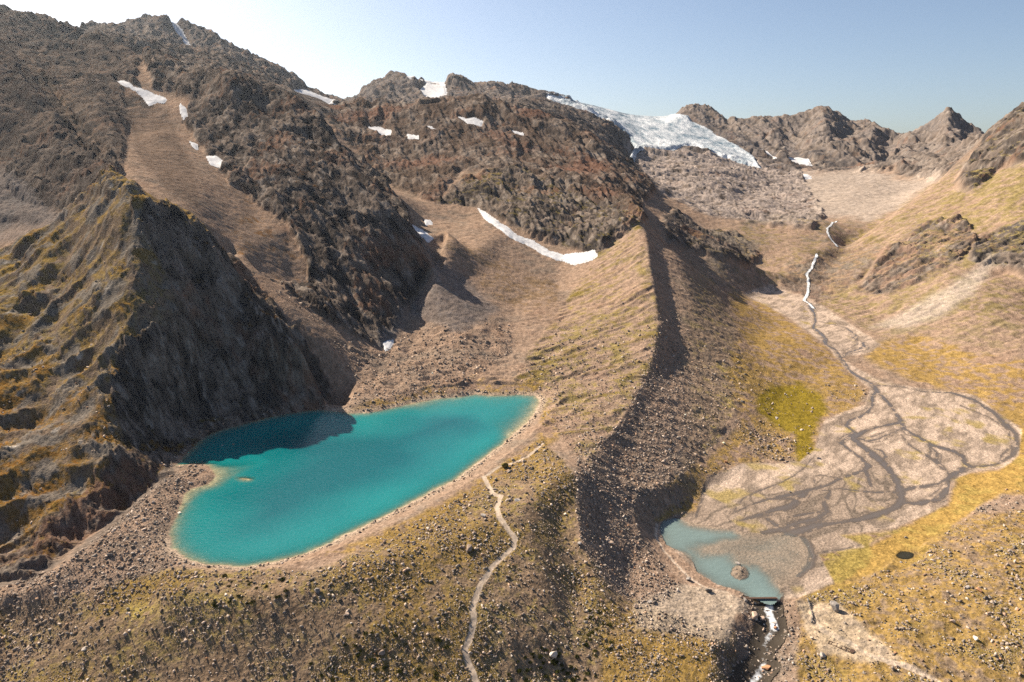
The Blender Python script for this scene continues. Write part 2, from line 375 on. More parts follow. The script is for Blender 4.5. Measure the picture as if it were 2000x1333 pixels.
rock = np.zeros(X.shape, np.float32)
def addm(A, sd, k=1.0, w=6, amp=1.0): return np.maximum(A, mask(sd, w, amp)*k)
spur = region('255,398 330,398 400,436 460,498 556,618 620,700 655,775 600,797 500,812 430,832 350,900 300,946 250,988 200,1029 140,1071 100,1106 50,1127 0,1137 -90,1150 -60,1110 60,1060 120,975 200,900 215,840 190,770 190,700 330,630 345,590 300,515 262,450', 200, 540)
butt = region('280,100 300,108 470,128 560,180 650,242 715,325 795,425 845,520 800,605 752,684 690,655 600,602 548,558 470,500 470,420 440,345 400,300 362,240 372,195 300,172', 520, 1260)
apron = region('425,345 470,372 560,440 600,520 600,560 545,552 470,505 440,440', 500, 900)
cliffb = region('850,400 900,340 1000,330 1150,375 1245,405 1262,430 1200,462 1165,502 1040,462 930,402', 780, 1150)
uphill = region('690,200 800,195 930,180 1080,215 1200,280 1280,370 1240,420 1160,400 1000,330 900,340 850,400 800,380 740,350 690,290 640,240 640,200', 840, 1800)
knobs = region('1285,418 1345,405 1420,436 1482,498 1455,518 1380,502 1305,480', 780, 1120)
slabs = region('1215,285 1300,275 1480,325 1560,335 1610,425 1585,447 1480,436 1380,426 1290,375', 1000, 2200)
wallr = region('1300,215 1350,195 1600,200 1700,235 1850,205 1925,262 1890,320 1830,352 1760,345 1730,318 1680,335 1640,310 1560,300 1500,290 1400,252', 1350, 3300)
rs1 = region('1880,330 1925,255 2010,190 2200,60 2200,330 2010,320 1960,330 1900,372 1860,372', 700, 1500)
rs2 = region('1895,470 1950,442 2010,428 2200,400 2200,560 2010,550 1962,525 1890,520', 650, 1000)
rs3 = region('1680,565 1720,500 1800,440 1870,430 1915,465 1870,515 1800,545 1740,575', 700, 1050)
rs4 = region('1520,560 1540,520 1600,500 1680,480 1720,500 1660,560 1590,590', 780, 1050)
lknob = region('20,300 120,225 165,290 240,322 238,372 190,392 150,412 60,402 15,370', 500, 900)
farall = smooth(1350, 1600, R)*(1-mask(region('1560,330 1700,335 1850,330 1850,420 1600,430', 1200, 2200)))
leftm = region('-400,-100 0,40 60,120 150,240 240,330 200,420 100,440 0,430 -400,500', 500, 1300)
lc = region('60,118 170,68 190,62 272,100 264,165 235,168 252,230 240,332 150,244', 560, 1600)
for sd, k in ((lc, .6), (spur, 1), (butt, 1), (cliffb, 1), (uphill, .75), (knobs, 1), (slabs, .8), (wallr, 1), (rs1, .9), (rs2, 1), (rs3, .8), (rs4, .55), (lknob, 1), (leftm, .5)):
    rock = addm(rock, sd, k)
rock = np.maximum(rock, farall*.9)
rock *= 1-mask(apron)*.9
spl = region('-400,500 0,470 100,440 180,380 245,332 290,380 275,450 310,515 355,595 330,640 230,690 215,760 240,860 200,915 150,970 60,1060 -60,1110 -400,1100', 180, 560)
SPL = mask(spl)                                             # sunlit grassy side of the spur
crestg = mask(region('225,330 255,330 330,375 400,425 450,480 420,480 330,420 240,400 190,400', 480, 560))
# outcrops that break the grass
oc = smooth(.02, .3, pn2(X/26, Y/17, 11)+.5*pn2(X/9, Y/6, 12))
rockc = np.maximum(rock, SPL*oc*.9); rock = np.maximum(rock, SPL*(.5+.5*smooth(-.3, .5, pn2(X/26, Y/17, 11))))
plain = mask(region('1450,575 1500,555 1570,580 1610,600 1720,672 1700,690 1640,700 1720,745 1800,758 1900,770 1995,840 1990,890 1960,915 1900,920 1855,940 1850,985 1800,1010 1750,1030 1700,1040 1640,1045 1690,1068 1600,1085 1630,1140 1560,1168 1512,1168 1400,1145 1350,1105 1285,1045 1290,1010 1360,1000 1380,935 1450,905 1560,905 1590,880 1610,820 1690,790 1700,760 1650,720 1620,680 1540,620', 180, 920), 3, .35)
rock *= (1-plain)

SNOW = [
 ('228,160 250,162 262,171 285,178 300,187 310,189 323,196 318,202 305,200 290,208 278,191 262,179 245,169', 800, 1250, 'large jagged white snowfield in the cirque under the dark ridge at upper left'),
 ('351,204 363,214 367,228 358,234 352,222', 780, 1150, 'narrow upright snow patch against the rock foot right of the cirque snowfield'),
 ('369,277 384,285 384,292 374,285', 650, 1000, 'tiny snow sliver at the top of the reddish scree chute'),
 ('403,307 420,307 438,319 429,328 411,322', 650, 1000, 'oval snow patch low on the scree beneath the buttress cliff'),
 ('574,176 600,177 625,188 655,197 687,206 640,211 615,209 600,196', 1350, 2750, 'broad sloping snowfield in the saddle below the long right shoulder of the highest peak'),
 ('336,44 344,48 354,62 364,80 376,94 366,90 351,72 341,58', 1700, 2700, 'thin snow streak in a couloir of the highest peak at left'),
 ('720,250 745,251 763,257 761,269 742,263', 1000, 1700, 'wedge of snow at the left end of the lumpy brown hill'),
 ('896,230 912,234 925,231 942,240 939,248 914,244', 1050, 1700, 'bright snow patch with ragged top in the middle of the brown hill'),
 ('830,247 845,251 860,258 845,257', 1000, 1700, 'slim slanting snow strip on the brown hill left of the ragged patch'),
 ('794,265 816,267 817,273 798,271', 1000, 1700, 'short flat snow strip below the slim slanting one on the brown hill'),
 ('1000,256 1020,261 1024,267 1004,262', 950, 1600, 'small faint snow strip right of the ragged patch on the brown hill'),
 ('933,409 960,425 985,442 1010,460 1040,472 1052,481 1075,492 1100,498 1130,496 1160,492 1168,501 1142,514 1120,518 1090,510 1060,497 1040,484 1005,470 975,449 945,427', 740, 1100, 'long curved snow band at the foot of the dark cliff above the brown bowl'),
 ('806,441 825,450 845,466 836,474 819,459', 640, 1000, 'tapering snow wedge in the stream gully beside the small moraine'),
 ('827,430 838,431 843,438 831,440', 700, 1100, 'small snow scrap above the wedge in the stream gully'),
 ('748,671 768,664 768,672 761,682 752,685', 470, 640, 'small dirty snow remnant at the lowest foot of the dark buttress'),
 ('788,145 805,149 850,155 869,165 850,164 830,161 800,155', 2700, 3600, 'snow cornice along the crest of the pointed far summit'),
 ('834,164 868,167 872,186 850,195 832,191 819,177', 2400, 3600, 'bright snow bowl between the pointed far summit and the next rocky peak'),
 ('1538,309 1560,309 1576,314 1586,325 1565,323 1548,319', 1700, 2700, 'snow patch in the corner below the right-hand rock wall'),
 ('1480,289 1495,297 1514,311 1500,307', 1700, 2800, 'thin snow line beside the glacier tongue under the rock wall'),
 ('1568,342 1583,345 1584,350 1572,348', 1400, 2500, 'lowest small snow patch beneath the corner of the right-hand rock wall'),
]
# ------------------------------------------------------------------ relief detail
Z = Hb.astype(np.float32).copy()
DX = np.zeros_like(Z); DY = np.zeros_like(Z)
dd = np.array([.55, -.45, -.70]); dd /= np.linalg.norm(dd)
e1 = np.cross(dd, [0, 0, 1]); e1 /= np.linalg.norm(e1); e2 = np.cross(dd, e1)
def octave_w(lam):
    q = lam/rf
    return smooth(.0018, .0034, q)*(1-smooth(.10, .20, q))
lk = smooth(0, 8, -lake_d)       # fades relief at the lake's edge
amp_r = rock*lk
CR = up(cm); glreg = mask(region('1060,180 1343,220 1405,265 1490,335 1420,312 1350,290 1260,296 1235,320 1226,318 1229,270 1150,225', 1900, 3900))
snreg = np.zeros_like(Z)
for s_, y0, y1, lb in SNOW: snreg = np.maximum(snreg, smooth(-7, 0, region(s_, y0, y1)))
amp_r = amp_r*(1-.9*glreg)*(1-.85*snreg.astype(np.float32))
for k, lam in enumerate((320., 170., 90., 48., 25., 13., 7., 3.7, 2.0, 1.1, .6)):
    w = octave_w(lam); j = np.nonzero(w > .01)[0]
    if not len(j): continue
    sl = slice(j[0], j[-1]+1); ww = w[sl][:, None]
    x, y, z = X[sl], Y[sl], Hb[sl]
    a = (x*dd[0]+y*dd[1]+z*dd[2])/(lam*3.4); b = (x*e1[0]+y*e1[1]+z*e1[2])/lam; c = (x*e2[0]+y*e2[1]+z*e2[2])/lam
    n = pn3(a, b, c, k+20); rg = 1-2*np.abs(n)
    n2 = pn3(a+31, b, c, k+40)
    A = lam*.135*ww*(.45 if lam > 100 else .7 if lam > 40 else 1.0)*(1-.65*smooth(.005, .010, lam/R[sl])*smooth(.07, .04, lam/R[sl]))*(1-.75*CR[sl]*smooth(.02, .05, lam/R[sl]))
    Z[sl] += (A*(rg*.62+n2*.34-.3)*amp_r[sl]).astype(np.float32)
    DX[sl] += (A*.3*n2*amp_r[sl]).astype(np.float32); DY[sl] -= (A*.3*rg*amp_r[sl]).astype(np.float32)
    # loose slopes and turf
    if lam < 60:
        s = pn2(x/lam, y/lam, k+60)
        lo = (1-rock[sl])*(1-plain[sl]*.97)*lk[sl]
        Z[sl] += (lam*(.020 if lam > 8 else .07)*ww*s*lo).astype(np.float32)
sp_ = np.clip(mask(spur)+SPL, 0, 1)*lk*smooth(0, 30, -lake_d)
sp_ = sp_*smooth(650, 540, PXf)
Z += (sp_*(pn2(X/55, Y/55, 200)*7+(.5-2*np.abs(pn2(X/30, Y/22, 201)))*5.0+pn2(X/14, Y/14, 202)*1.6)*(1-.7*CR)).astype(np.float32)
# broken blocks: jittered cells stretched along the dip of the strata, each cell standing proud or sunk
for k, fr in enumerate((.045, .022, .011, .0065)):
    j = np.nonzero((rf > 150))[0]; lamR = np.power(2.0, np.round(np.log2(fr*rf)))      # cell size in metres, in octaves of distance
    for lam in np.unique(lamR[j]):
        jj = np.nonzero((lamR == lam) & (rf > 150))[0]; sl = slice(jj[0], jj[-1]+1)
        if amp_r[sl].max() < .05: continue
        x, y, z = X[sl], Y[sl], Hb[sl]
        a = (x*dd[0]+y*dd[1]+z*dd[2]*1.4)/(lam*3.2); b = (x*e1[0]+y*e1[1]+z*e1[2])/lam
        wx = pn2(x/lam*.7, y/lam*.7, 140+k)*.45
        f1, v = cells(a+wx, b+wx, 31*k)
        kk = (.16, .34, .45, 1.0)[k]
        Z[sl] += (lam*(v*.21-f1*.05)*kk*amp_r[sl]*(1-(.8, .6, .3, 0)[k]*CR[sl])).astype(np.float32)
# strata: ledges with steep risers, tilted to the valley, and gullies down the fall of each face
for fr, ka in ((.06, .26), (.024, .26), (.010, .28)):
    lamR = np.power(2.0, np.round(np.log2(fr*rf)*1.0))
    for lam in np.unique(lamR):
        jj = np.nonzero(lamR == lam)[0]; sl = slice(jj[0], jj[-1]+1)
        if amp_r[sl].max() < .05: continue
        x, y, z = X[sl], Y[sl], Z[sl]
        sc = (x*.62+y*.18+z*.76)/lam+.9*pn2(x/(lam*4), y/(lam*4), 150)+.25*pn2(x/lam, y/lam, 151)
        f = sc-np.floor(sc); st = smooth(0, .22, f)-f
        gate = smooth(-.25, .25, pn2(x/(lam*6), y/(lam*3), 152+int(fr*1000)))
        Z[sl] += (lam*ka*.55*st*gate*amp_r[sl]*(1-.5*CR[sl]*(fr > .05))).astype(np.float32)
def gully(reg, ang, f0):
    m = (reg*amp_r).astype(np.float32)
    for q, ka in ((1., .32), (.45, .40), (.2, .34)):
        lamR = np.power(2.0, np.round(np.log2(f0*q*rf)*2)/2); c, sn_ = math.cos(ang), math.sin(ang)
        for lam in np.unique(lamR):
            jj = np.nonzero(lamR == lam)[0]; sl = slice(jj[0], jj[-1]+1)
            if m[sl].max() < .05: continue
            x, y = X[sl], Y[sl]; a_ = (x*c+y*sn_)/(lam*6.5); b_ = (-x*sn_+y*c)/lam+.5*pn2(x/(lam*3), y/(lam*3), 160)
            n_ = pn2(a_, b_, 161+int(q*10)); Z[sl] += (lam*ka*(.45-np.abs(n_)*1.8)*m[sl]*(1-.4*CR[sl])).astype(np.float32)
gully(mask(butt), math.radians(-50), .03); gully(mask(spur), math.radians(-48), .022); gully(mask(leftm)+mask(lc), math.radians(-45), .03)
gully(mask(wallr), math.radians(-90), .022); gully(mask(rs1)+mask(rs2)+mask(rs3), math.radians(200), .02); gully(mask(uphill)+mask(cliffb), math.radians(-75), .02); gully(mask(lc)+mask(leftm), math.radians(-45), .012)
gully(smooth(1600, 2000, R)*(X < 0), math.radians(-70), .022)
# finest grain of rock faces and talus, kept at about the same share of the distance
spk = np.zeros_like(Z); spk2 = np.zeros_like(Z)
for q, ar, al in ((.0085, .12, .05), (.0042, .27, .10)):
    lamR = np.power(2.0, np.round(np.log2(q*rf)*2)/2)
    for lam in np.unique(lamR):
        jj = np.nonzero(lamR == lam)[0]; sl = slice(jj[0], jj[-1]+1); x, y, z = X[sl], Y[sl], Z[sl]
        n_ = pn3(x/lam, y/lam, z/lam*.6, 210); n2_ = 1-2.2*np.abs(pn3((x*dd[0]+y*dd[1]+z*dd[2])/(lam*3), (x*e1[0]+y*e1[1])/lam, (x*e2[0]+y*e2[1]+z*e2[2])/lam, 211))
        spk[sl] += n_; spk2[sl] += n2_*.5
        Z[sl] += (lam*(ar*n2_*amp_r[sl]+al*n_*(1-rock[sl])*(1-plain[sl])*lk[sl])).astype(np.float32)
# rills down the open slopes: noise stretched along a fall direction
def streak(ang, lam, st, seed):
    c, s = math.cos(ang), math.sin(ang)
    return pn2((X*c+Y*s)/(lam*st), (-X*s+Y*c)/lam+N1*.9*min(1, 12/lam)+N2*.35, seed)
rslope = mask(region('1640,480 1880,310 1925,268 2200,60 2200,800 2000,700 1830,690 1700,650 1600,590', 560, 1500))
sr = streak(math.radians(18), 9, 9, 80)+.5*streak(math.radians(22), 4, 9, 81)
Z += (rslope*(1-rock)*sr*1.3*lk).astype(np.float32)
mor = region('1245,412 1275,560 1292,620 1285,690 1262,735 1230,795 1150,900 1060,830 1055,765 1005,745 1040,680 1100,600 1165,505', 290, 900)
MOR = mask(mor)
sm = streak(math.radians(25), 7, 8, 82)+.6*streak(math.radians(40), 18, 4, 83)
Z += (MOR*(sm*1.3+(.3-np.abs(streak(math.radians(33), 15, 5, 86))*1.6)*2.6)*lk*(1-.6*CR)).astype(np.float32)
morr = mask(region('1245,412 1262,430 1330,470 1400,560 1440,640 1460,760 1380,890 1290,960 1250,1010 1180,960 1160,905 1230,795 1290,640', 290, 900))
Z += (morr*(streak(math.radians(-8), 8, 6, 84)*1.5+N3*.5)).astype(np.float32)
lobes = mask(region('680,660 760,690 800,640 880,630 1000,650 1010,740 900,760 780,790 690,790', 440, 600))
Z += (lobes*(1.8*np.abs(pn2(X/16, Y/12, 85))*2+N3*.5)*lk).astype(np.float32)
hum = mask(region('1540,1180 1700,1120 1830,1050 2000,930 2200,900 2300,1500 1500,1500', 150, 420))
Z += (hum*(2.2*np.abs(pn2(X/17, Y/14, 86))+.5*N3)).astype(np.float32)
far_fg = smooth(260, 180, R)

# lake basin, shore and other water beds
shelf = mask(region('400,912 430,900 500,872 520,880 470,915 430,945 400,955 370,975 345,1000 350,960', 250, 420), 8, .3)
shoal = sdf_xy([at_z(*p, -1.2) for p in ((462,938),(478,936),(494,939),(490,944),(474,944))], 6)
depth = np.clip(lake_d*.26, 0, 14)*(1-.62*shelf)
farsand = mask(region('780,770 1060,765 1060,815 1000,850 930,800 820,800', 330, 500), 12, .5)
depth = depth*(1-.55*farsand)
depth = np.where(shoal > -2, np.minimum(depth, .7-.5*np.clip(shoal, -2, 1)), depth)
rise = np.clip(-lake_d, 0, 40)
ramp = .10+.09*np.minimum(rise, 8)-.45*np.clip(rise-8, 0, 60)
cap = .15+rise*(.30+.75*rock)+np.clip(rise-12, 0, 60)**1.5*.6
Z = np.where(lake_d > 0, -depth+.15*N3*np.clip(lake_d/4, 0, 1), np.where(rise < 38, np.minimum(np.maximum(Z, ramp), np.maximum(cap, ramp)), Z)).astype(np.float32)
POND_Z = -18.8
pond_pts = xy_poly('1287,1032 1296,1019 1318,1014 1345,1030 1385,1038 1432,1040 1440,1047 1400,1056 1370,1062 1350,1072 1372,1086 1400,1084 1420,1086 1436,1106 1468,1112 1478,1108 1500,1128 1512,1150 1514,1166 1502,1176 1478,1167 1440,1154 1400,1142 1362,1118 1352,1096 1335,1080 1300,1064', POND_Z)
pond_a = sdf_xy(pond_pts, 30)+wob*.5
pond_d = sdf_xy(xy_poly('1287,1032 1296,1019 1320,1012 1370,1024 1440,1036 1490,1042 1540,1040 1575,1052 1590,1085 1583,1110 1556,1130 1528,1150 1514,1166 1502,1176 1478,1167 1440,1154 1400,1142 1362,1118 1352,1096 1335,1080 1300,1064', POND_Z), 30)+wob*.6
tarn_d = sdf_xy([at_z(1768+18*math.cos(t), 1086+8*math.sin(t)*(1.1 if math.sin(t) < 0 else .9), -18.0) for t in np.linspace(0, 6.283, 17)[:-1]], 14)+wob*.9
isl_d = sdf_xy([at_z(1446+12*math.cos(t), 1119+11*math.sin(t), POND_Z) for t in np.linspace(0, 6.283, 13)[:-1]], 12)+wob*.4
brk_ = np.abs(pn2(X/16, Y/9, 190))
pe = smooth(-14, -1, pond_d)
Z = (Z*(1-pe)+pe*np.maximum(POND_Z+.12, np.minimum(Z, POND_Z+.12+np.clip(-pond_d, 0, 20)*.25))).astype(np.float32)
Z = np.where((pond_d > 0) & (isl_d < -1), POND_Z-np.clip(pond_d*.012, 0, .09+.10*brk_)-1.3*smooth(-4, 7, pond_a+4*N2), Z)
Z = np.where(isl_d > -1.5, POND_Z+np.clip((isl_d+.6)*.35, -.3, .9)+.35*N3, Z)
te = smooth(-7, -1.0, tarn_d)
Z = (Z*(1-te)+te*(-17.95)).astype(np.float32); Z = np.where(tarn_d > 0, -18.05-np.clip(tarn_d*.4, 0, 1.5), Z).astype(np.float32)

# braided channels: centre lines (image pixels) with half widths in metres
CH = [
 (2.6, '1580,598 1590,612 1592,628 1588,641 1602,651 1611,660 1612,673 1632,684 1640,695 1652,710 1656,722 1680,738 1707,752 1713,765 1733,785 1747,804 1757,820 1765,838 1790,852 1822,871 1860,881 1878,890 1886,905 1895,912'),
 (1.4, '1600,628 1650,640 1672,655 1664,661 1684,668 1688,678 1672,684 1654,689 1646,700'),
 (2.0, '1711,765 1703,776 1705,790 1694,806 1680,815 1657,822 1654,833 1671,846 1656,856 1642,866 1660,880 1680,894 1696,910 1688,919 1668,926 1640,935 1620,946 1600,954 1560,962 1520,972'),
 (3.0, '1757,826 1720,833 1690,841 1664,855 1682,871 1710,893 1736,916 1750,936 1758,956 1762,976 1750,991 1720,1004 1680,1014 1640,1021 1600,1026 1565,1036 1540,1046 1512,1060 1490,1072'),
 (1.3, '1765,838 1740,846 1715,858 1695,862 1680,858'),
 (2.4, '1895,912 1870,922 1850,936 1830,945 1790,952 1760,957'),
 (2.6, '1850,936 1853,950 1846,962 1828,976 1790,985 1762,981'),
 (1.8, '1895,912 1920,911 1950,906 1975,891 1988,871 1984,848 1962,826 1940,806 1900,781 1860,768 1800,765 1760,756 1712,753'),
 (.9, '1950,906 1955,890 1968,878'), (.8, '1984,848 1930,815 1870,790'),
 (1.0, '1760,850 1775,870 1800,885 1830,905 1850,925 1862,932'),
 (1.0, '1810,868 1830,885 1828,900 1838,915'),
 (2.6, '1610,948 1578,958 1560,975 1540,990 1500,1000 1470,1010 1440,1019'),
 (2.2, '1622,958 1610,985 1615,1000 1592,1015 1560,1021 1520,1035 1490,1041'),
 (1.6, '1600,960 1640,955 1700,962 1745,962'), (1.4,'1690,918 1696,935 1700,950'), (1.2, '1560,975 1500,975 1470,985 1430,1004'),
 (.8, '1593,878 1587,893 1574,911 1550,930 1520,945 1480,960 1450,975 1432,1000'),
 (.8, '1440,903 1400,925 1380,945 1376,965 1366,990 1358,1012'), (.6, '1380,922 1420,914 1452,902'),
 (1.6, '1567,1050 1580,1065 1588,1085 1583,1105 1560,1125'),
 (.6, '1586,1082 1650,1073 1720,1053 1755,1037'),
 (1.0, '1700,875 1720,880 1730,892 1715,900 1700,893'), (.8, '1790,852 1770,850 1757,836'),
 (1.4, '1540,1010 1570,1005 1600,1000'), (2.6, '1540,1046 1520,1030 1500,1015'), (1.2, '1640,935 1600,928 1590,935 1590,950'),
]
chan = np.full(X.shape, 99., np.float32)
rj = random.Random(5)
for hw, s_ in list(CH[:14]):
    for rep_ in range(2):
        p_ = pts(s_); a0 = rj.randint(0, max(0, len(p_)-6)); seg = p_[a0:a0+rj.randint(5, 9)]; A_j = rj.choice((-1, 1))*rj.uniform(8, 17); n_j = len(seg)
        if n_j > 3: CH.append((rj.uniform(.35, .8), ' '.join('%.0f,%.0f' % (q[0]+A_j*math.sin(math.pi*i_/(n_j-1)), q[1]+.45*A_j*math.sin(math.pi*i_/(n_j-1))) for i_, q in enumerate(seg))))
for hw, s_ in CH: chan = np.minimum(chan, (path_dist(s_, 10)-hw*(.75+.8*N1+.5*N2))/1.0+N3*.45+.3*N2)
fl = (X*.61+Y*.79)/26+N1*.6; fc = (X*.79-Y*.61)/7.5+N1*1.6+N2*.25
vein = smooth(.15, .03, np.abs(pn2(fl, fc, 95)))*.8+smooth(.09, .0, np.abs(pn2(fl*2.1, fc*2.3, 96)))*.5
chan = chan+smooth(.12, .4, pn2((X*.61+Y*.79)/7, (X*.79-Y*.61)/2.6, 98))*1.5
CHAN = smooth(.5, -.5, chan)*plain
Z = (Z-.05*smooth(1.2, -.6, chan)*plain).astype(np.float32)
brk = (pn2((X*.61+Y*.79)/30+N2*.3, (X*.79-Y*.61)/9+N1, 90)+.6*pn2((X*.61+Y*.79)/11, (X*.79-Y*.61)/3.2+N2*.4, 91))       # silt bars
trail = [(.85, '932,1340 922,1310 912,1290 908,1270 918,1245 926,1215 922,1190 930,1165 938,1145 952,1125 962,1105 985,1085 1002,1070 1006,1052 992,1035 975,1012 970,990 978,970 962,965 953,948 944,930'),
         (.55, '944,930 955,925 975,912 1000,905 1030,893 1060,868'),
         (.5, '1284,1014 1281,1042 1298,1076 1318,1100 1345,1128 1380,1150 1420,1158'),
         (1.0, '1590,1215 1610,1235 1640,1250 1670,1262 1700,1285 1760,1300 1830,1330'),
         (.6, '1955,830 1990,860 1940,800 1900,782')]
trd = np.full(X.shape, 99., np.float32)
for hw, s_ in trail[:4]: trd = np.minimum(trd, path_dist(s_, 8)-hw)
Z = (Z-.15*smooth(.6, -.3, trd)).astype(np.float32)
# outlet gorge
OUT = '1500,1180 1498,1195 1508,1210 1515,1225 1500,1245 1490,1262 1492,1285 1478,1305 1462,1325 1450,1350'
outd = path_dist(OUT, 26)
gor = smooth(13, 2.5, outd+wob*.8)*smooth(262, 256, Y)
Z = (Z-gor*(1.1+smooth(256, 235, Y)*1.1)).astype(np.float32)

XF = X+DX; YF = Y+DY
if True:
    bw = blur(cm, 1.0)
PXf, PYf = project(XF, YF, Z)

# ------------------------------------------------------------------ surface colour (albedo of what lies there, in places with painted shade)
def c3(r, g, b): return np.array([r, g, b], np.float32)
col = np.empty(X.shape+(3,), np.float32)
def lay(c, m):
    m = m[..., None]; col[:] = col*(1-m)+c*m
g1 = pn2(X/60, Y/60, 100); g2 = pn2(X/18, Y/18, 101); g3 = pn2(X/6, Y/6, 102); g4 = pn2(X/2, Y/2, 103)
wn = np.random.RandomState(3).normal(size=X.shape).astype(np.float32)
nearf = smooth(900, 350, R)
gn = g1*.5+g2*.5*np.clip(1.3-R/3000, .3, 1)+g3*.4*nearf+g4*.25*nearf
SCREE = c3(.25, .177, .13); SCREE_G = c3(.18, .142, .112); SCREE_R = c3(.21, .135, .095)
ROCK = c3(.125, .100, .083); ROCK_D = c3(.046, .040, .037); ROCK_R = c3(.145, .083, .056)
GOLD = c3(.285, .185, .055); OLIVE = c3(.19, .145, .045); RUST = c3(.19, .09, .026); GREEN = c3(.15, .11, .014)
SAND = c3(.43, .335, .265); SILT = c3(.225, .175, .138)
col[:] = SCREE
lay(SCREE_G, smooth(-.1, .5, gn)); lay(SCREE_R, smooth(.1, .6, -gn)*.7)
rk = np.clip(rockc*1.25+g3*.15, 0, 1)*(1-plain)
col_r = np.empty_like(col); col_r[:] = ROCK
t = smooth(-.35, .35, g2+.7*g3*nearf+.5*g1)[..., None]; col_r = col_r*(1-t)+ROCK_D*t
t = (smooth(.1, .5, pn2(X/9, Y/6, 12))*nearf*.5)[..., None]; col_r = col_r*(1-t)+ROCK_D*.7*t
ck = np.zeros_like(Z)
for q, sd_ in ((.012, 170), (.005, 171)):
    lamR = np.power(2.0, np.round(np.log2(q*rf)))
    for lam in np.unique(lamR):
        jj = np.nonzero(lamR == lam)[0]; sl = slice(jj[0], jj[-1]+1)
        n_ = pn3((X[sl]*dd[0]+Y[sl]*dd[1]+Z[sl]*dd[2])/(lam*3.5), (X[sl]*e1[0]+Y[sl]*e1[1])/lam, (X[sl]*e2[0]+Y[sl]*e2[1]+Z[sl]*e2[2])/lam, sd_)
        ck[sl] += n_
t = smooth(.15, .8, ck)[..., None]; col_r = col_r*(1-t)+c3(.165, .14, .12)*t
t = (smooth(-.1, -.7, ck)*.75)[..., None]; col_r = col_r*(1-t)+c3(.022, .020, .020)*t
t = (smooth(.15, .6, pn2(X/70, Y/50, 110)+.5*g3)*.7)[..., None]; col_r = col_r*(1-t)+ROCK_R*t
col = col*(1-rk[..., None])+col_r*rk[..., None]
# slope of the finished relief decides where turf can hold
gy = np.gradient(Z, axis=0)/(R*LR*(NR-1)/(FR-1)); gx = np.gradient(Z, axis=1)/(R*LA*(NA-1)/(FA-1))
slope = np.sqrt(gx*gx+gy*gy); 
turf = smooth(1.0, .35, slope+.25*g3)
sandm = plain
turf2 = smooth(1.9, .9, slope+.3*g3)
def grass(reg, cov, c, k=1.0, tf=None):
    """cov = share of the ground covered"""
    n = .5*g2+.55*g3+.45*g4*nearf+.3*g1
    m = reg*smooth(-.18, .18, n+(cov-.5)*1.3)*(turf if tf is None else tf)*k
    lay(c, m)
lay(c3(.12, .092, .066), SPL*.75*(1-.5*rk))
lay(c3(.20, .15, .105), morr*smooth(1310, 1370, PXf)*.6)
spt = .5*turf+.5*turf2
grass(SPL, .58, OLIVE*.75, .85, spt); grass(SPL*smooth(-.3, .25, g2+g1), .56, GOLD*.66, .85, spt); grass(SPL*smooth(0, .5, smooth(600, 1000, PYf)+g2*.5), .52, RUST*.8, .85, spt)
lay(c3(.13, .115, .10), SPL*smooth(.12, .4, pn2(X/19, Y/11, 220)+.45*g3+.2*spk2)*.9)
lay(c3(.30, .27, .235), SPL*smooth(.45, .7, pn2(X/12, Y/6, 221)+.4*g3)*.8)
grass(crestg, .85, GOLD*.85, .9)
grass(mask(spur), .36, OLIVE*.5, .8); grass(mask(spur)*smooth(0, .4, g2), .4, RUST*.5, .7)
grass(mask(region('225,330 300,330 640,740 600,740 300,420', 400, 530)), .35, RUST*.8, .7)
grass(mask(butt), .22, RUST*.7, .6)
grass(mask(apron), .35, RUST*.9, .6)
grass(leftm > -10, .25, RUST*.6, .5) if False else grass(mask(leftm), .3, RUST*.65, .6)
grass(mask(cliffb), .4, OLIVE*.75, .8); grass(mask(uphill), .25, OLIVE*.8, .6)
grass(rslope*(1-.5*smooth(600, 660, PYf)), .47, c3(.20, .155, .065), .8)
grass(mask(region('1900,330 2200,300 2200,470 1900,470 1800,520 1760,480', 700, 1100)), .6, c3(.19, .15, .055), .7)
grass(MOR, .42, OLIVE*1.05, .75); grass(MOR*smooth(.1, .5, sm), .7, GREEN*.8, .55)
grass(morr*smooth(1330, 1400, PXf+g2*30), .4, OLIVE*1.2, .8)
grass(mask(region('862,440 1010,520 1090,560 1080,640 1000,600 880,520', 560, 800)), .45, c3(.19, .12, .06), .6)
vall = mask(region('1240,1010 1300,950 1390,890 1450,830 1420,740 1440,640 1420,570 1500,590 1560,640 1640,700 1690,760 1680,790 1600,830 1590,890 1440,905 1380,930 1360,1000 1290,1012', 290, 900), 8)
grass(vall, .56, GOLD*.88, .85)
grass(mask(region('1480,775 1500,755 1560,748 1605,770 1618,800 1590,840 1592,900 1560,905 1550,850 1500,825 1475,805', 350, 620), 8), .98, GREEN*1.15, .95)
grass(mask(region('1700,672 1800,655 1900,690 2200,730 2200,860 1990,835 1900,775 1790,750 1690,700', 380, 700), 8), .56, GOLD*.92, .85)
edge = mask(region('1995,830 2300,850 2300,1000 1960,960 1870,1020 1800,1090 1740,1120 1690,1130 1640,1165 1600,1150 1640,1090 1710,1060 1780,1020 1850,985 1870,930 1950,918', 230, 480), 6)
grass(edge, .95, GOLD*.98, .95); grass(edge*smooth(.0, .4, g2+.6*g3), .6, OLIVE*1.25, .6)
rfg = mask(region('1560,1160 1700,1120 1900,1010 2300,950 2300,1500 1560,1500', 120, 400), 8)
lay(c3(.19, .14, .085), rfg*.55)
grass(rfg, .6, GOLD*.85, .85); grass(rfg*smooth(-.1, .4, g2), .5, OLIVE*1.1, .6)
grass(mask(region('1590,1050 1700,1040 1760,1035 1700,1065 1700,1100 1640,1140 1590,1130', 230, 330), 5), .75, OLIVE*1.2, .9)
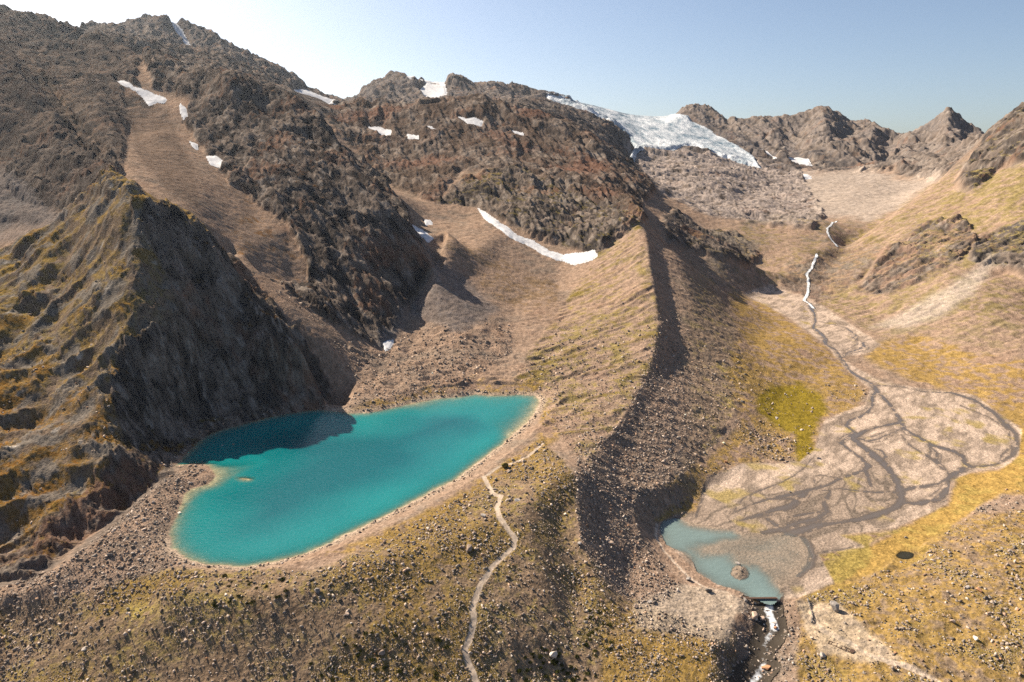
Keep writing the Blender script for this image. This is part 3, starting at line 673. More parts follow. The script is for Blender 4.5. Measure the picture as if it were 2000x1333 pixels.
fg = mask(region('-300,1200 0,1190 200,1150 330,1112 460,1115 620,1115 760,1045 880,985 960,930 1060,860 1120,930 1130,1060 1200,1160 1300,1200 1440,1230 1440,1500 -300,1500', 120, 420), 8)
lay(c3(.175, .125, .075), fg*.6)
grass(fg, .5, OLIVE*1.0, .85); grass(fg*smooth(-.2, .3, g1+g2*.4), .6, GOLD*.7, .75)
grass(mask(region('250,1180 420,1160 520,1180 480,1260 330,1290 200,1300', 150, 300), 14), .72, OLIVE*1.35, .9)
grass(mask(region('1180,1240 1300,1250 1420,1240 1440,1500 1150,1500', 120, 300), 12), .85, GOLD*.85, .9)
grass(mask(region('560,1100 760,1035 880,975 960,920 1050,860 1060,790 1080,800 1090,860 990,930 880,1000 700,1080', 230, 480), 6), .6, GOLD*.8, .8)
grass(mask(region('780,770 900,740 1060,745 1060,768 900,768 820,790 680,800', 400, 540), 6), .5, GOLD*.9, .85)
grass(smooth(-1, 6, isl_d+2), .9, GOLD, .9)
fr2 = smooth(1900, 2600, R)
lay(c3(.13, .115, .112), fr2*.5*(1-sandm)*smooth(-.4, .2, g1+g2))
lay(c3(.075, .053, .041), mask(uphill)*smooth(-.25, .35, g1+.6*g2)*.75); lay(c3(.125, .065, .045), mask(uphill)*smooth(.15, .5, pn2(X/120, Y/90, 111)+.3*g3)*.6)
lay(c3(.056, .048, .044), mask(region('-300,-100 0,40 170,60 280,108 262,180 330,210 330,240 250,235 240,330 180,380 100,440 -300,470', 500, 1900), 12)*(.38+.58*smooth(-.3, .3, .7*g2+.6*streak(math.radians(-45), 14, 5, 230)+.3*g1)))  # dark rock; the half shade on this face is put into its colour
lay(c3(.135, .098, .075), mask(region('250,235 330,235 385,330 385,405 330,380 270,310', 560, 1000), 8)*.8)
lay(c3(.27, .225, .20), mask(slabs)*smooth(-.25, .3, g2+.5*g3+.4*spk2)*.75); lay(c3(.17, .14, .12), mask(wallr)*smooth(-.15, .45, g2+.5*g3+.3*spk2)*.65)
tal = mask(region('1560,335 1700,335 1760,350 1830,350 1780,390 1700,430 1600,425 1580,380', 1150, 2200), 8)
lay(c3(.21, .165, .14), tal*smooth(-.1, .35, streak(math.radians(-110), 16, 7, 180)+.6*streak(math.radians(-60), 40, 4, 181))*.8)
upv = mask(region('1480,430 1640,425 1700,440 1720,500 1620,560 1560,560 1440,575 1330,470 1400,450', 760, 1500), 10)
lay(c3(.15, .125, .10), upv*smooth(.0, .4, pn2(X/45, Y/70, 182)+.5*pn2(X/12, Y/16, 183))*.8); grass(upv, .4, c3(.19, .14, .06), .7)
#, wet silt, green algae margins
sc_ = np.empty_like(col); sc_[:] = SAND
t = smooth(-.25, .45, brk)[..., None]; sc_ = sc_*(1-t)+(SAND*.45+SILT*.14)*t
wet = mask(region('1285,1010 1480,960 1600,930 1700,900 1770,940 1770,1010 1640,1050 1600,1130 1500,1176 1300,1070', 200, 420), 20)
t = (wet*.8)[..., None]; sc_ = sc_*(1-t)+SILT*1.05*t
t = (np.clip(vein, 0, 1)*(.35+.65*wet))[..., None]; sc_ = sc_*(1-t)+c3(.12, .098, .08)*t
t = (smooth(2.2, .2, chan)*.6)[..., None]; sc_ = sc_*(1-t)+SILT*.8*t
gb = smooth(.25, .7, g2+.5*g3+.25*mask(region('1800,770 1990,840 1960,900 1860,880 1780,830', 380, 600), 30)+.3*mask(region('1360,920 1560,905 1600,930 1400,1000', 280, 400), 20))
t = (gb*.7)[..., None]; sc_ = sc_*(1-t)+OLIVE*1.4*t
lay(sc_, sandm)
# shores, bed and paths
lay(c3(.34, .265, .20), smooth(4.5, .5, np.abs(lake_d+1.2)+g4*1.0)*(R < 600)*.85*smooth(0, 1, np.where(PXf < 640, smooth(1010, 1080, PYf), 1)))
lay(c3(.30, .25, .15), smooth(0, 1.5, lake_d)); lay(c3(.36, .29, .19), smooth(0, 2, lake_d)*(farsand*.6))
lay(c3(.25, .195, .15)*1.0, smooth(0, 1, pond_d)); lay(c3(.15, .12, .095), smooth(0, 1, pond_d)*smooth(-.2, .3, g2+.6*g3)*.6); lay(c3(.03, .025, .008), smooth(0, .5, tarn_d))
lay(c3(.42, .34, .27), smooth(.5, -.2, trd+.4*g4)*.9)
lay(c3(.40, .30, .20), smooth(12, 5, np.abs(isl_d)*4)*0)
lay(c3(.33, .27, .21), mask(region('1240,1180 1330,1140 1420,1160 1480,1178 1440,1200 1425,1260 1330,1240 1240,1230', 200, 300), 6)*.8)
lay(c3(.36, .29, .22), mask(region('1560,1180 1640,1180 1700,1240 1760,1290 1700,1300 1600,1275 1570,1230', 190, 300), 6)*.75)
lay(c3(.12, .095, .075), gor*.7)
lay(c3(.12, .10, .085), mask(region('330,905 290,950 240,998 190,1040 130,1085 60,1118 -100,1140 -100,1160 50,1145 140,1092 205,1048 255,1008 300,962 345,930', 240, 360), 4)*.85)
for q_ in (rs3, rs4): lay(c3(.235, .155, .115), mask(q_)*smooth(-.2, .4, g2+.4*g3)*.6)
# pale scars on the right-hand slope, grey talus
lay(c3(.33, .28, .235), mask(region('1930,500 1942,520 1900,580 1840,620 1780,640 1700,640 1800,590 1880,540', 620, 900), 10)*.7)
lay(c3(.30, .25, .21), mask(region('1560,335 1700,335 1760,350 1830,350 1780,390 1700,430 1600,425 1580,380', 1150, 2200), 8)*.85)
lay(c3(.13, .12, .118), mask(region('830,480 880,520 975,605 900,650 800,620 760,680 730,680 780,620 850,540', 500, 800), 8)*.6)  # dark talus, with the buttress's cast shadow painted into its tone
lay(c3(.15, .135, .13), mask(region('0,330 60,380 140,430 60,470 -300,520 -300,300', 540, 900), 10)*.5)
col *= np.clip(1+(.30*spk*(1-rk)+.34*(spk2-.1)*rk)*(1-.8*sandm), .35, 1.8)[..., None]
g5 = pn2(X/.9, Y/.9, 104)
col *= (1+(.22*g5*nearf+.18*g3*nearf)[..., None]*(1-.6*sandm)[..., None])
col *= (1+.13*wn[..., None]*smooth(100, 500, R)[..., None]*.9)
col *= (1+.25*g4[..., None]*nearf[..., None])
col = np.clip(col, .008, .8)

# ------------------------------------------------------------------ materials
def mat(name, rough=.9):
    m = bpy.data.materials.new(name); m.use_nodes = True
    b = m.node_tree.nodes['Principled BSDF']; b.inputs['Roughness'].default_value = rough
    b.inputs['Specular IOR Level'].default_value = 0.0
    return m, m.node_tree, b
def node(t, k, **kw):
    n = t.nodes.new(k)
    for a, v in kw.items():
        if a in n.inputs: n.inputs[a].default_value = v
        else: setattr(n, a, v)
    return n
M_LAND, t, b = mat('weathered_ground', .95)
at = node(t, 'ShaderNodeAttribute', attribute_name='albedo'); geo = node(t, 'ShaderNodeNewGeometry')
n1 = node(t, 'ShaderNodeTexNoise', Scale=.9, Detail=5.0, Roughness=.7); t.links.new(geo.outputs['Position'], n1.inputs['Vector'])
v1 = node(t, 'ShaderNodeTexVoronoi', Scale=.8); t.links.new(geo.outputs['Position'], v1.inputs['Vector'])
mr = node(t, 'ShaderNodeMapRange'); mr.inputs[1].default_value = .3; mr.inputs[2].default_value = .7; mr.inputs[3].default_value = .68; mr.inputs[4].default_value = 1.32
t.links.new(n1.outputs[0], mr.inputs[0])
mx = node(t, 'ShaderNodeVectorMath', operation='SCALE'); t.links.new(at.outputs['Color'], mx.inputs[0]); t.links.new(mr.outputs[0], mx.inputs['Scale'])
t.links.new(mx.outputs[0], b.inputs['Base Color'])
ad = node(t, 'ShaderNodeMath', operation='ADD'); t.links.new(n1.outputs[0], ad.inputs[0])
ml = node(t, 'ShaderNodeMath', operation='MULTIPLY'); ml.inputs[1].default_value = .5; t.links.new(v1.outputs['Distance'], ml.inputs[0]); t.links.new(ml.outputs[0], ad.inputs[1])
bp = node(t, 'ShaderNodeBump', Strength=.55, Distance=.8); t.links.new(ad.outputs[0], bp.inputs['Height']); t.links.new(bp.outputs[0], b.inputs['Normal'])

def mesh_from(name, verts, faces, material, parent=None, smooth_=False):
    me = bpy.data.meshes.new(name); verts = np.asarray(verts, np.float32).reshape(-1, 3); faces = np.asarray(faces, np.int32); k = faces.shape[1]
    me.vertices.add(len(verts)); me.vertices.foreach_set('co', verts.ravel())
    me.loops.add(faces.size); me.loops.foreach_set('vertex_index', faces.ravel())
    me.polygons.add(len(faces)); me.polygons.foreach_set('loop_start', np.arange(0, faces.size, k, dtype=np.int32))
    if smooth_: me.polygons.foreach_set('use_smooth', np.ones(len(faces), bool))
    me.update(calc_edges=True); me.materials.append(material)
    o = bpy.data.objects.new(name, me); COL.objects.link(o)
    if parent: o.parent = parent
    return o
def tag(o, label=None, cat=None, group=None, kind=None):
    if label: o['label'] = label
    if cat: o['category'] = cat
    if group: o['group'] = group
    if kind: o['kind'] = kind
    return o
def put_attr(o, name, arr, typ='FLOAT'):
    a = o.data.attributes.new(name, typ, 'POINT')
    if typ == 'FLOAT_COLOR': a.data.foreach_set('color', np.concatenate([arr, np.ones((len(arr), 1), np.float32)], 1).astype(np.float32).ravel())
    else: a.data.foreach_set('value', arr.astype(np.float32).ravel())
def patch(name, cellmask, ZZ, material, XX=None, YY=None, smooth_=False, attrs=()):
    """a sheet made of the map cells in cellmask"""
    XX = XF if XX is None else XX; YY = YF if YY is None else YY
    j, i = np.nonzero(cellmask[:-1, :-1])
    q = np.stack([j*FA+i, (j+1)*FA+i, (j+1)*FA+i+1, j*FA+i+1], -1)[:, ::-1]
    used = np.unique(q); idx = np.full(FR*FA, -1, np.int32); idx[used] = np.arange(len(used))
    v = np.stack([XX.ravel()[used], YY.ravel()[used], ZZ.ravel()[used]], -1)
    o = mesh_from(name, v, idx[q], material, smooth_=smooth_)
    for an, arr, ty in attrs:
        put_attr(o, an, arr.reshape(-1, 3)[used] if ty == 'FLOAT_COLOR' else arr.ravel()[used], ty)
    return o

# land split into its landforms
lab = np.zeros(X.shape, np.int8)      # 0 ground
names = ['ground', 'hills', 'mountain_far', 'rock_buttress', 'grassy_spur', 'moraine', 'outwash_plain', 'mountain_side_right', 'mountain_side_left', 'scree_basin']
lab[R > 560] = 1; lab[R > 1350] = 2
lab[region('170,150 280,98 470,128 560,180 650,242 715,325 795,425 845,520 800,605 752,684 690,655 600,602 440,455 330,380 245,330 200,240', 500, 1600) > 0] = 3
lab[(spur > 0) | (spl > 0)] = 4
lab[(mor > 0) | (region('1245,412 1262,430 1330,470 1400,560 1440,640 1460,760 1380,890 1290,960 1250,1010 1180,960 1160,905 1230,795 1290,640', 290, 900) > 0)] = 5
lab[(region('1640,480 1880,310 1925,268 2200,60 2200,800 2000,700 1830,690 1700,650 1600,590', 540, 1500) > 0)] = 7
lab[(leftm > 0) & (lab != 4)] = 8
lab[(lab == 0) & (region('400,420 560,590 670,790 900,770 1060,765 1000,690 1160,510 900,420 840,470 840,520 750,684 600,602', 420, 1000) > 0)] = 9
lab[(lab == 1) & (R < 1000) & (region('400,420 560,590 670,790 900,770 1060,765 1000,690 1160,510 900,420 840,470 840,520 750,684 600,602', 420, 1000) > 0)] = 9
lab[plain > .5] = 6
for k, nm in enumerate(names):
    m = lab == k
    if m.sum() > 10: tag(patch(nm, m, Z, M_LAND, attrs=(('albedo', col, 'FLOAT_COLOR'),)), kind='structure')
#@@NEXT2
# ------------------------------------------------------------------ water
def water(name, cells_, level, depth_, c_deep, c_mid, k, rough=.05, bump=.45, scale=.35):
    m, t, b = mat(name+'_surface', rough); b.inputs['Specular IOR Level'].default_value = .5; b.inputs['IOR'].default_value = 1.33
    a = node(t, 'ShaderNodeAttribute', attribute_name='water_depth')
    g = node(t, 'ShaderNodeNewGeometry')
    r = node(t, 'ShaderNodeValToRGB'); e = r.color_ramp.elements
    e[0].position = 0; e[0].color = (*c_mid, 1); e[1].position = 1; e[1].color = (*c_deep, 1)
    d = node(t, 'ShaderNodeMath', operation='DIVIDE'); d.inputs[1].default_value = 12.0; t.links.new(a.outputs['Fac'], d.inputs[0])
    nz = node(t, 'ShaderNodeTexNoise', Scale=.012, Detail=3.0); t.links.new(g.outputs['Position'], nz.inputs['Vector'])
    ad = node(t, 'ShaderNodeMath', operation='ADD'); t.links.new(d.outputs[0], ad.inputs[0])
    n0 = node(t, 'ShaderNodeMath', operation='MULTIPLY_ADD'); n0.inputs[1].default_value = 1.6; n0.inputs[2].default_value = -.8
    t.links.new(nz.outputs[0], n0.inputs[0]); t.links.new(n0.outputs[0], ad.inputs[1])
    t.links.new(ad.outputs[0], r.inputs[0]); t.links.new(r.outputs[0], b.inputs['Base Color'])
    m1 = node(t, 'ShaderNodeMath', operation='MULTIPLY'); m1.inputs[1].default_value = -k; t.links.new(a.outputs['Fac'], m1.inputs[0])
    ex = node(t, 'ShaderNodeMath', operation='EXPONENT'); t.links.new(m1.outputs[0], ex.inputs[0])
    su = node(t, 'ShaderNodeMath', operation='SUBTRACT'); su.inputs[0].default_value = 1.0; t.links.new(ex.outputs[0], su.inputs[1])
    t.links.new(su.outputs[0], b.inputs['Alpha'])
    w = node(t, 'ShaderNodeTexNoise', Scale=scale, Detail=4.0, Roughness=.6)
    mp = node(t, 'ShaderNodeMapping'); mp.inputs['Scale'].default_value = (1, 1.8, 1); mp.inputs['Rotation'].default_value = (0, 0, .5)
    t.links.new(g.outputs['Position'], mp.inputs[0]); t.links.new(mp.outputs[0], w.inputs['Vector'])
    bp = node(t, 'ShaderNodeBump', Strength=bump, Distance=.5); t.links.new(w.outputs[0], bp.inputs['Height']); t.links.new(bp.outputs[0], b.inputs['Normal'])
    o = patch(name, cells_, np.full_like(Z, level) if np.isscalar(level) else level, m, X, Y, True, (('water_depth', np.clip(depth_, 0, 20), 'FLOAT'),))
    return tag(o, kind='structure')
water('lake', (lake_d > -4), 0.0, -Z, (.0, .085, .10), (.008, .19, .19), .9)
water('pond', (pond_d > -2) & (isl_d < 1), POND_Z, (POND_Z-Z), (.14, .205, .21), (.15, .205, .195), 1.5)
water('tarn', (tarn_d > -1), -18.08, (-18.08-Z)*4, (.022, .019, .008), (.03, .025, .01), 1.2, bump=.1)
rivz = Z+.05
river = water('river', (chan < .15) & (plain > .4) & (pond_d < 3), rivz, np.clip((.4-chan)*.55, .05, 2), (.10, .085, .075), (.12, .10, .085), 1.6, rough=.16, bump=.15, scale=1.2)

M_FOAM, t, b = mat('white_water', .45)
g = node(t, 'ShaderNodeNewGeometry'); nz = node(t, 'ShaderNodeTexNoise', Scale=.35, Detail=8.0, Roughness=.75); t.links.new(g.outputs['Position'], nz.inputs['Vector'])
at = node(t, 'ShaderNodeAttribute', attribute_name='foam')
ad = node(t, 'ShaderNodeMath', operation='ADD'); t.links.new(nz.outputs[0], ad.inputs[0]); t.links.new(at.outputs['Fac'], ad.inputs[1])
r = node(t, 'ShaderNodeValToRGB'); r.color_ramp.elements[0].position = .52; r.color_ramp.elements[0].color = (.06, .05, .04, 1); r.color_ramp.elements[1].position = .78; r.color_ramp.elements[1].color = (.60, .62, .64, 1)
t.links.new(ad.outputs[0], r.inputs[0]); t.links.new(r.outputs[0], b.inputs['Base Color'])
bp = node(t, 'ShaderNodeBump', Strength=.6, Distance=.4); t.links.new(nz.outputs[0], bp.inputs['Height']); t.links.new(bp.outputs[0], b.inputs['Normal'])
# outlet torrent in its gorge
fo = path_dist('1504,1180 1500,1192 1508,1205 1513,1220', 10); fo2 = path_dist('1511,1222 1502,1240 1494,1254 1494,1264 1496,1275 1490,1292 1484,1306 1474,1322 1464,1334', 10)
foam = np.maximum(smooth(2.2, .5, fo), smooth(1.9, .3, fo2+N3*.8)*(.3+.7*smooth(-.2, .4, N2+N3*.7)))
Zs = blur(Z.astype(float)[::1], 1.5).astype(np.float32)
tag(patch('outlet_stream', (outd < 5.5+N2*3) & (Y < 262) & (Z < POND_Z+.2), Zs+.35, M_FOAM, X, Y, True, (('foam', foam*.46-.10, 'FLOAT'),)), kind='structure')
up1 = path_dist('1633,433 1624,438 1615,447 1616,457 1620,464 1628,474 1634,482', 8)
up2 = path_dist('1595,497 1592,508 1586,518 1583,528 1574,538 1577,548 1578,560 1577,572 1570,588 1580,594 1588,603', 8)
for nm, d_, w_ in (('mountain_stream', np.minimum(up1, up2), 1.9),):
    tag(patch(nm, d_ < w_+N3*1.0, Z+.35, M_FOAM, XF, YF, True, (('foam', smooth(w_+.5, w_*.4, d_)*.36+.16*N3+.1*N2, 'FLOAT'),)), kind='structure')
M_PATH, t, b = mat('trodden_path', .95)
g = node(t, 'ShaderNodeNewGeometry'); nz = node(t, 'ShaderNodeTexNoise', Scale=1.6, Detail=5.0, Roughness=.7); t.links.new(g.outputs['Position'], nz.inputs['Vector'])
r = node(t, 'ShaderNodeValToRGB'); r.color_ramp.elements[0].position = .35; r.color_ramp.elements[0].color = (.27, .21, .16, 1); r.color_ramp.elements[1].position = .6; r.color_ramp.elements[1].color = (.42, .345, .275, 1)
t.links.new(nz.outputs[0], r.inputs[0]); t.links.new(r.outputs[0], b.inputs['Base Color'])
trd1 = np.minimum(path_dist(trail[0][1], 6)-.75, path_dist(trail[1][1], 6)-.5)
tag(patch('path', (trd1+N3*.6+N2*.25) < .22, Z+.05, M_PATH), kind='structure')

# ------------------------------------------------------------------ ice and snow
M_SNOW, t, b = mat('old_snow', .7)
g = node(t, 'ShaderNodeNewGeometry'); nz = node(t, 'ShaderNodeTexNoise', Scale=.12, Detail=8.0, Roughness=.7); t.links.new(g.outputs['Position'], nz.inputs['Vector'])
r = node(t, 'ShaderNodeValToRGB'); r.color_ramp.elements[0].position = .3; r.color_ramp.elements[0].color = (.40, .40, .41, 1); r.color_ramp.elements[1].position = .6; r.color_ramp.elements[1].color = (.62, .62, .63, 1)
t.links.new(nz.outputs[0], r.inputs[0]); t.links.new(r.outputs[0], b.inputs['Base Color'])
bp = node(t, 'ShaderNodeBump', Strength=.4, Distance=1.0); t.links.new(nz.outputs[0], bp.inputs['Height']); t.links.new(bp.outputs[0], b.inputs['Normal'])
M_ICE, t, b = mat('glacier_ice', .5)
g = node(t, 'ShaderNodeNewGeometry'); mp = node(t, 'ShaderNodeMapping'); mp.inputs['Rotation'].default_value = (0, 0, .35); mp.inputs['Scale'].default_value = (.022, .0065, .02)
t.links.new(g.outputs['Position'], mp.inputs[0])
nz = node(t, 'ShaderNodeTexNoise', Scale=1.0, Detail=9.0, Roughness=.72); t.links.new(mp.outputs[0], nz.inputs['Vector'])
r = node(t, 'ShaderNodeValToRGB'); r.color_ramp.elements[0].position = .36; r.color_ramp.elements[0].color = (.11, .17, .22, 1); r.color_ramp.elements[1].position = .60; r.color_ramp.elements[1].color = (.60, .62, .64, 1)
t.links.new(nz.outputs[0], r.inputs[0]); t.links.new(r.outputs[0], b.inputs['Base Color'])
bp = node(t, 'ShaderNodeBump', Strength=.8, Distance=14.0); t.links.new(nz.outputs[0], bp.inputs['Height']); t.links.new(bp.outputs[0], b.inputs['Normal'])
Zsm = blur(Z.astype(float), 3.0).astype(np.float32)
PXs, PYs = project(X, Y, Zsm)
def sheet(name, s, y0, y1, material, thick, rag=1.15):
    p = pts(s); xs = [q[0] for q in p]; ys = [q[1] for q in p]
    bb = (PXs > min(xs)-12) & (PXs < max(xs)+12) & (PYs > min(ys)-12) & (PYs < max(ys)+12) & (Y > y0) & (Y < y1)
    d = np.full(Z.shape, -20., np.float32); jj, ii = np.nonzero(bb)
    if not len(jj): print('EMPTY', name, s); return None
    d[jj, ii] = poly_sdf(xs, ys, PXs[jj, ii].astype(float), PYs[jj, ii].astype(float))
    d += (pn2(X/(R*.012), Y/(R*.03), 130)*2.2+pn2(X/(R*.004), Y/(R*.01), 131)*1.2)*rag
    m = d > -1.2
    j0, j1, i0, i1 = jj.min(), jj.max()+1, ii.min(), ii.max()+1; sub = m[j0:j1, i0:i1].copy(); best = None
    seed_l = np.zeros(sub.shape, np.int32); cur = 0
    for a_, b_ in zip(*np.nonzero(sub)):
        if seed_l[a_, b_]: continue
        cur += 1; st_ = [(a_, b_)]; seed_l[a_, b_] = cur; cnt = 0
        while st_:
            q, w_ = st_.pop(); cnt += 1
            for e_, f_ in ((q+1, w_), (q-1, w_), (q, w_+1), (q, w_-1)):
                if 0 <= e_ < sub.shape[0] and 0 <= f_ < sub.shape[1] and sub[e_, f_] and not seed_l[e_, f_]: seed_l[e_, f_] = cur; st_.append((e_, f_))
        if best is None or cnt > best[0]: best = (cnt, cur)
    if best: m[:] = False; m[j0:j1, i0:i1] = seed_l == best[1]
    if m.sum() < 6: print('SMALL', name, s); return None
    zz_ = Zsm+thick*smooth(-1.2, 3.0, d)+np.maximum(0, Z-Zsm)*.8
    return patch(name, m, zz_, material, X, Y, True)
o = sheet('glacier', '1066,186 1110,190 1150,200 1200,210 1260,220 1300,224 1343,226 1350,240 1385,253 1402,267 1442,289 1472,308 1486,331 1455,324 1420,309 1395,303 1375,293 1350,286 1330,291 1300,297 1260,293 1243,300 1237,320 1226,318 1240,290 1229,270 1196,245 1150,225 1110,210 1072,202', 1900, 3900, M_ICE, 9.0)
tag(o, kind='structure')
for s_, y0, y1, lb in SNOW:
    o = sheet('snow_patch', s_, y0, y1, M_SNOW, .0012*(y0+y1)/2)
    if o: tag(o, lb, 'snow patch', 'old snow patches left on the mountains')

# ------------------------------------------------------------------ stones
def ground_z(x, y):
    u = np.interp(np.arctan2(x, y), azf, np.arange(FA)); v = np.interp(np.log(np.hypot(x, y)), np.log(rf), np.arange(FR))
    i = np.minimum(u.astype(int), FA-2); j = np.minimum(v.astype(int), FR-2); fx = u-i; fy = v-j
    return (Z[j, i]*(1-fx)+Z[j, i+1]*fx)*(1-fy)+(Z[j+1, i]*(1-fx)+Z[j+1, i+1]*fx)*fy
def sample_map(A, x, y):
    u = np.clip(np.rint(np.interp(np.arctan2(x, y), azf, np.arange(FA))).astype(int), 0, FA-1); v = np.clip(np.rint(np.interp(np.log(np.hypot(x, y)), np.log(rf), np.arange(FR))).astype(int), 0, FR-1)
    return A[v, u]
import bmesh
rs = np.random.RandomState(11)
def hull(n, flat=.75, seed=0, bev=0):
    r_ = np.random.RandomState(seed); bm = bmesh.new()
    for q in r_.normal(size=(n, 3)):
        q = q/np.linalg.norm(q)*r_.uniform(.8, 1.05); q = np.clip(q, -.72, .72); bm.verts.new((q[0], q[1]*.8, q[2]*flat))
    g_ = bmesh.ops.convex_hull(bm, input=bm.verts); bmesh.ops.delete(bm, geom=[v for v in bm.verts if not v.link_faces], context='VERTS')
    if bev: bmesh.ops.bevel(bm, geom=bm.edges[:], offset=bev, segments=1, affect='EDGES', profile=.5)
    bmesh.ops.triangulate(bm, faces=bm.faces); bm.verts.ensure_lookup_table()
    v = np.array([q.co[:] for q in bm.verts], np.float32); f = np.array([[w.index for w in q.verts] for q in bm.faces], np.int32); bm.free(); return v, f
LIB = [hull(8, rs.uniform(.5, .95), 100+k) for k in range(14)]
M_STONE, t, b = mat('rubble_stone', .9)
at = node(t, 'ShaderNodeAttribute', attribute_name='albedo'); g = node(t, 'ShaderNodeNewGeometry')
nz = node(t, 'ShaderNodeTexNoise', Scale=2.5, Detail=4.0); t.links.new(g.outputs['Position'], nz.inputs['Vector'])
mr = node(t, 'ShaderNodeMapRange'); mr.inputs[1].default_value = .3; mr.inputs[2].default_value = .7; mr.inputs[3].default_value = .75; mr.inputs[4].default_value = 1.25; t.links.new(nz.outputs[0], mr.inputs[0])
mx = node(t, 'ShaderNodeVectorMath', operation='SCALE'); t.links.new(at.outputs['Color'], mx.inputs[0]); t.links.new(mr.outputs[0], mx.inputs['Scale']); t.links.new(mx.outputs[0], b.inputs['Base Color'])
# share of ground covered by loose stones
wl = (lake_d < -1) & (pond_d < -1) & (tarn_d < -1.5)
den = np.zeros_like(Z); pat = smooth(-.25, .4, g2+.6*g3+.4*g1)
den = np.maximum(den, fg*(.25+.75*pat))
den = np.maximum(den, mask(region('-300,1150 0,1150 110,1118 250,1004 330,930 400,912 350,990 330,1060 350,1100 250,1150 120,1250 0,1333 -300,1500', 120, 400))*1.0)
den = np.maximum(den, morr*(.9-.55*smooth(1300, 1370, PXf))); den = np.maximum(den, MOR*.28); den = np.maximum(den, mask(region('1125,880 1260,800 1330,840 1300,960 1230,1010 1300,1110 1330,1150 1260,1190 1160,1130 1120,1000', 230, 460), 8)*1.0)
den = np.maximum(den, hum*(.15+.85*smooth(-.05, .35, g2+.5*g3)))
den = np.maximum(den, vall*.25*pat); den = np.maximum(den, mask(region('1440,825 1500,835 1550,860 1545,900 1480,900 1440,870', 300, 480), 6)*.8)
den = np.maximum(den, mask(region('1520,640 1630,700 1700,770 1690,790 1620,780 1600,720', 380, 620), 6)*.6)
den = np.maximum(den, gor*1.0); den = np.maximum(den, smooth(-7, -1.5, lake_d)*smooth(0, -1, lake_d)*.7)
basin = mask(region('500,540 640,650 700,760 670,800 900,760 1000,690 1000,600 900,640 800,640 750,690 680,660 560,580', 420, 700)); den = np.maximum(den, basin*.55)
den = np.maximum(den, SPL*.22*pat)
den = np.maximum(den, mask(region('1700,700 1830,660 2200,600 2200,780 1990,740 1880,700', 450, 760), 8)*.35)
bare = mask(region('1560,1180 1640,1180 1700,1240 1700,1300 1600,1275 1570,1230', 190, 300), 6)
den = den*(1-plain)*(1-.75*bare)*(trd > .3)*wl*(1-.93*edge)
den = np.maximum(den, smooth(-.5, .8, isl_d)*.4)
NS = 1050000
rr = 150*np.exp(rs.uniform(0, 1, NS)**.85*math.log(620/150)); aa = rs.uniform(math.radians(-46), math.radians(45), NS)
sx = rr*np.sin(aa); sy = rr*np.cos(aa)
keep = rs.uniform(0, 1, NS) < sample_map(den, sx, sy)*smooth(640, 480, rr)
sx, sy, rr = sx[keep], sy[keep], rr[keep]; n = len(sx); print('stones', n)
sz = .105*np.power(rr/220, .6)*np.minimum(np.power(rs.uniform(.0006, 1, n), -.50), 9)
zz_ = ground_z(sx, sy)
tone = rs.normal(0, .30, n); base = np.array([[.27, .215, .175], [.22, .19, .165], [.28, .19, .135], [.33, .27, .225]])[rs.choice(4, n, p=[.5, .28, .1, .12])]
cc = np.clip(base*np.exp(tone)[:, None], .03, .6)
A_ = rs.uniform(0, 6.283, n); B_ = rs.normal(0, .35, n); C_ = rs.normal(0, .35, n)
kind_ = rs.randint(0, len(LIB), n); VV = []; FF = []; CC = []; off = 0
for k in range(len(LIB)):
    m = kind_ == k; v, f = LIB[k]; nn = m.sum()
    ca, sa, cb, sb, cg, sg = np.cos(A_[m]), np.sin(A_[m]), np.cos(B_[m]), np.sin(B_[m]), np.cos(C_[m]), np.sin(C_[m])
    st = sz[m][:, None]*rs.uniform(.7, 1.35, (nn, 3))
    p = v[None]*st[:, None, :]
    y1 = p[..., 1]*cb[:, None]-p[..., 2]*sb[:, None]; z1 = p[..., 1]*sb[:, None]+p[..., 2]*cb[:, None]; x1 = p[..., 0]
    x2 = x1*cg[:, None]+z1*sg[:, None]; z2 = -x1*sg[:, None]+z1*cg[:, None]
    x3 = x2*ca[:, None]-y1*sa[:, None]; y3 = x2*sa[:, None]+y1*ca[:, None]
    P = np.stack([x3+sx[m][:, None], y3+sy[m][:, None], z2+(zz_[m]+sz[m]*.16)[:, None]], -1)
    VV.append(P.reshape(-1, 3)); FF.append((f[None]+(np.arange(nn)*len(v))[:, None, None]).reshape(-1, 3)+off); CC.append(np.repeat(cc[m], len(v), 0)); off += nn*len(v)
o = mesh_from('rubble', np.concatenate(VV), np.concatenate(FF), M_STONE); put_attr(o, 'albedo', np.concatenate(CC), 'FLOAT_COLOR')
tag(o, 'countless loose grey and tan stones strewn over the slopes', 'rubble', kind='stuff')
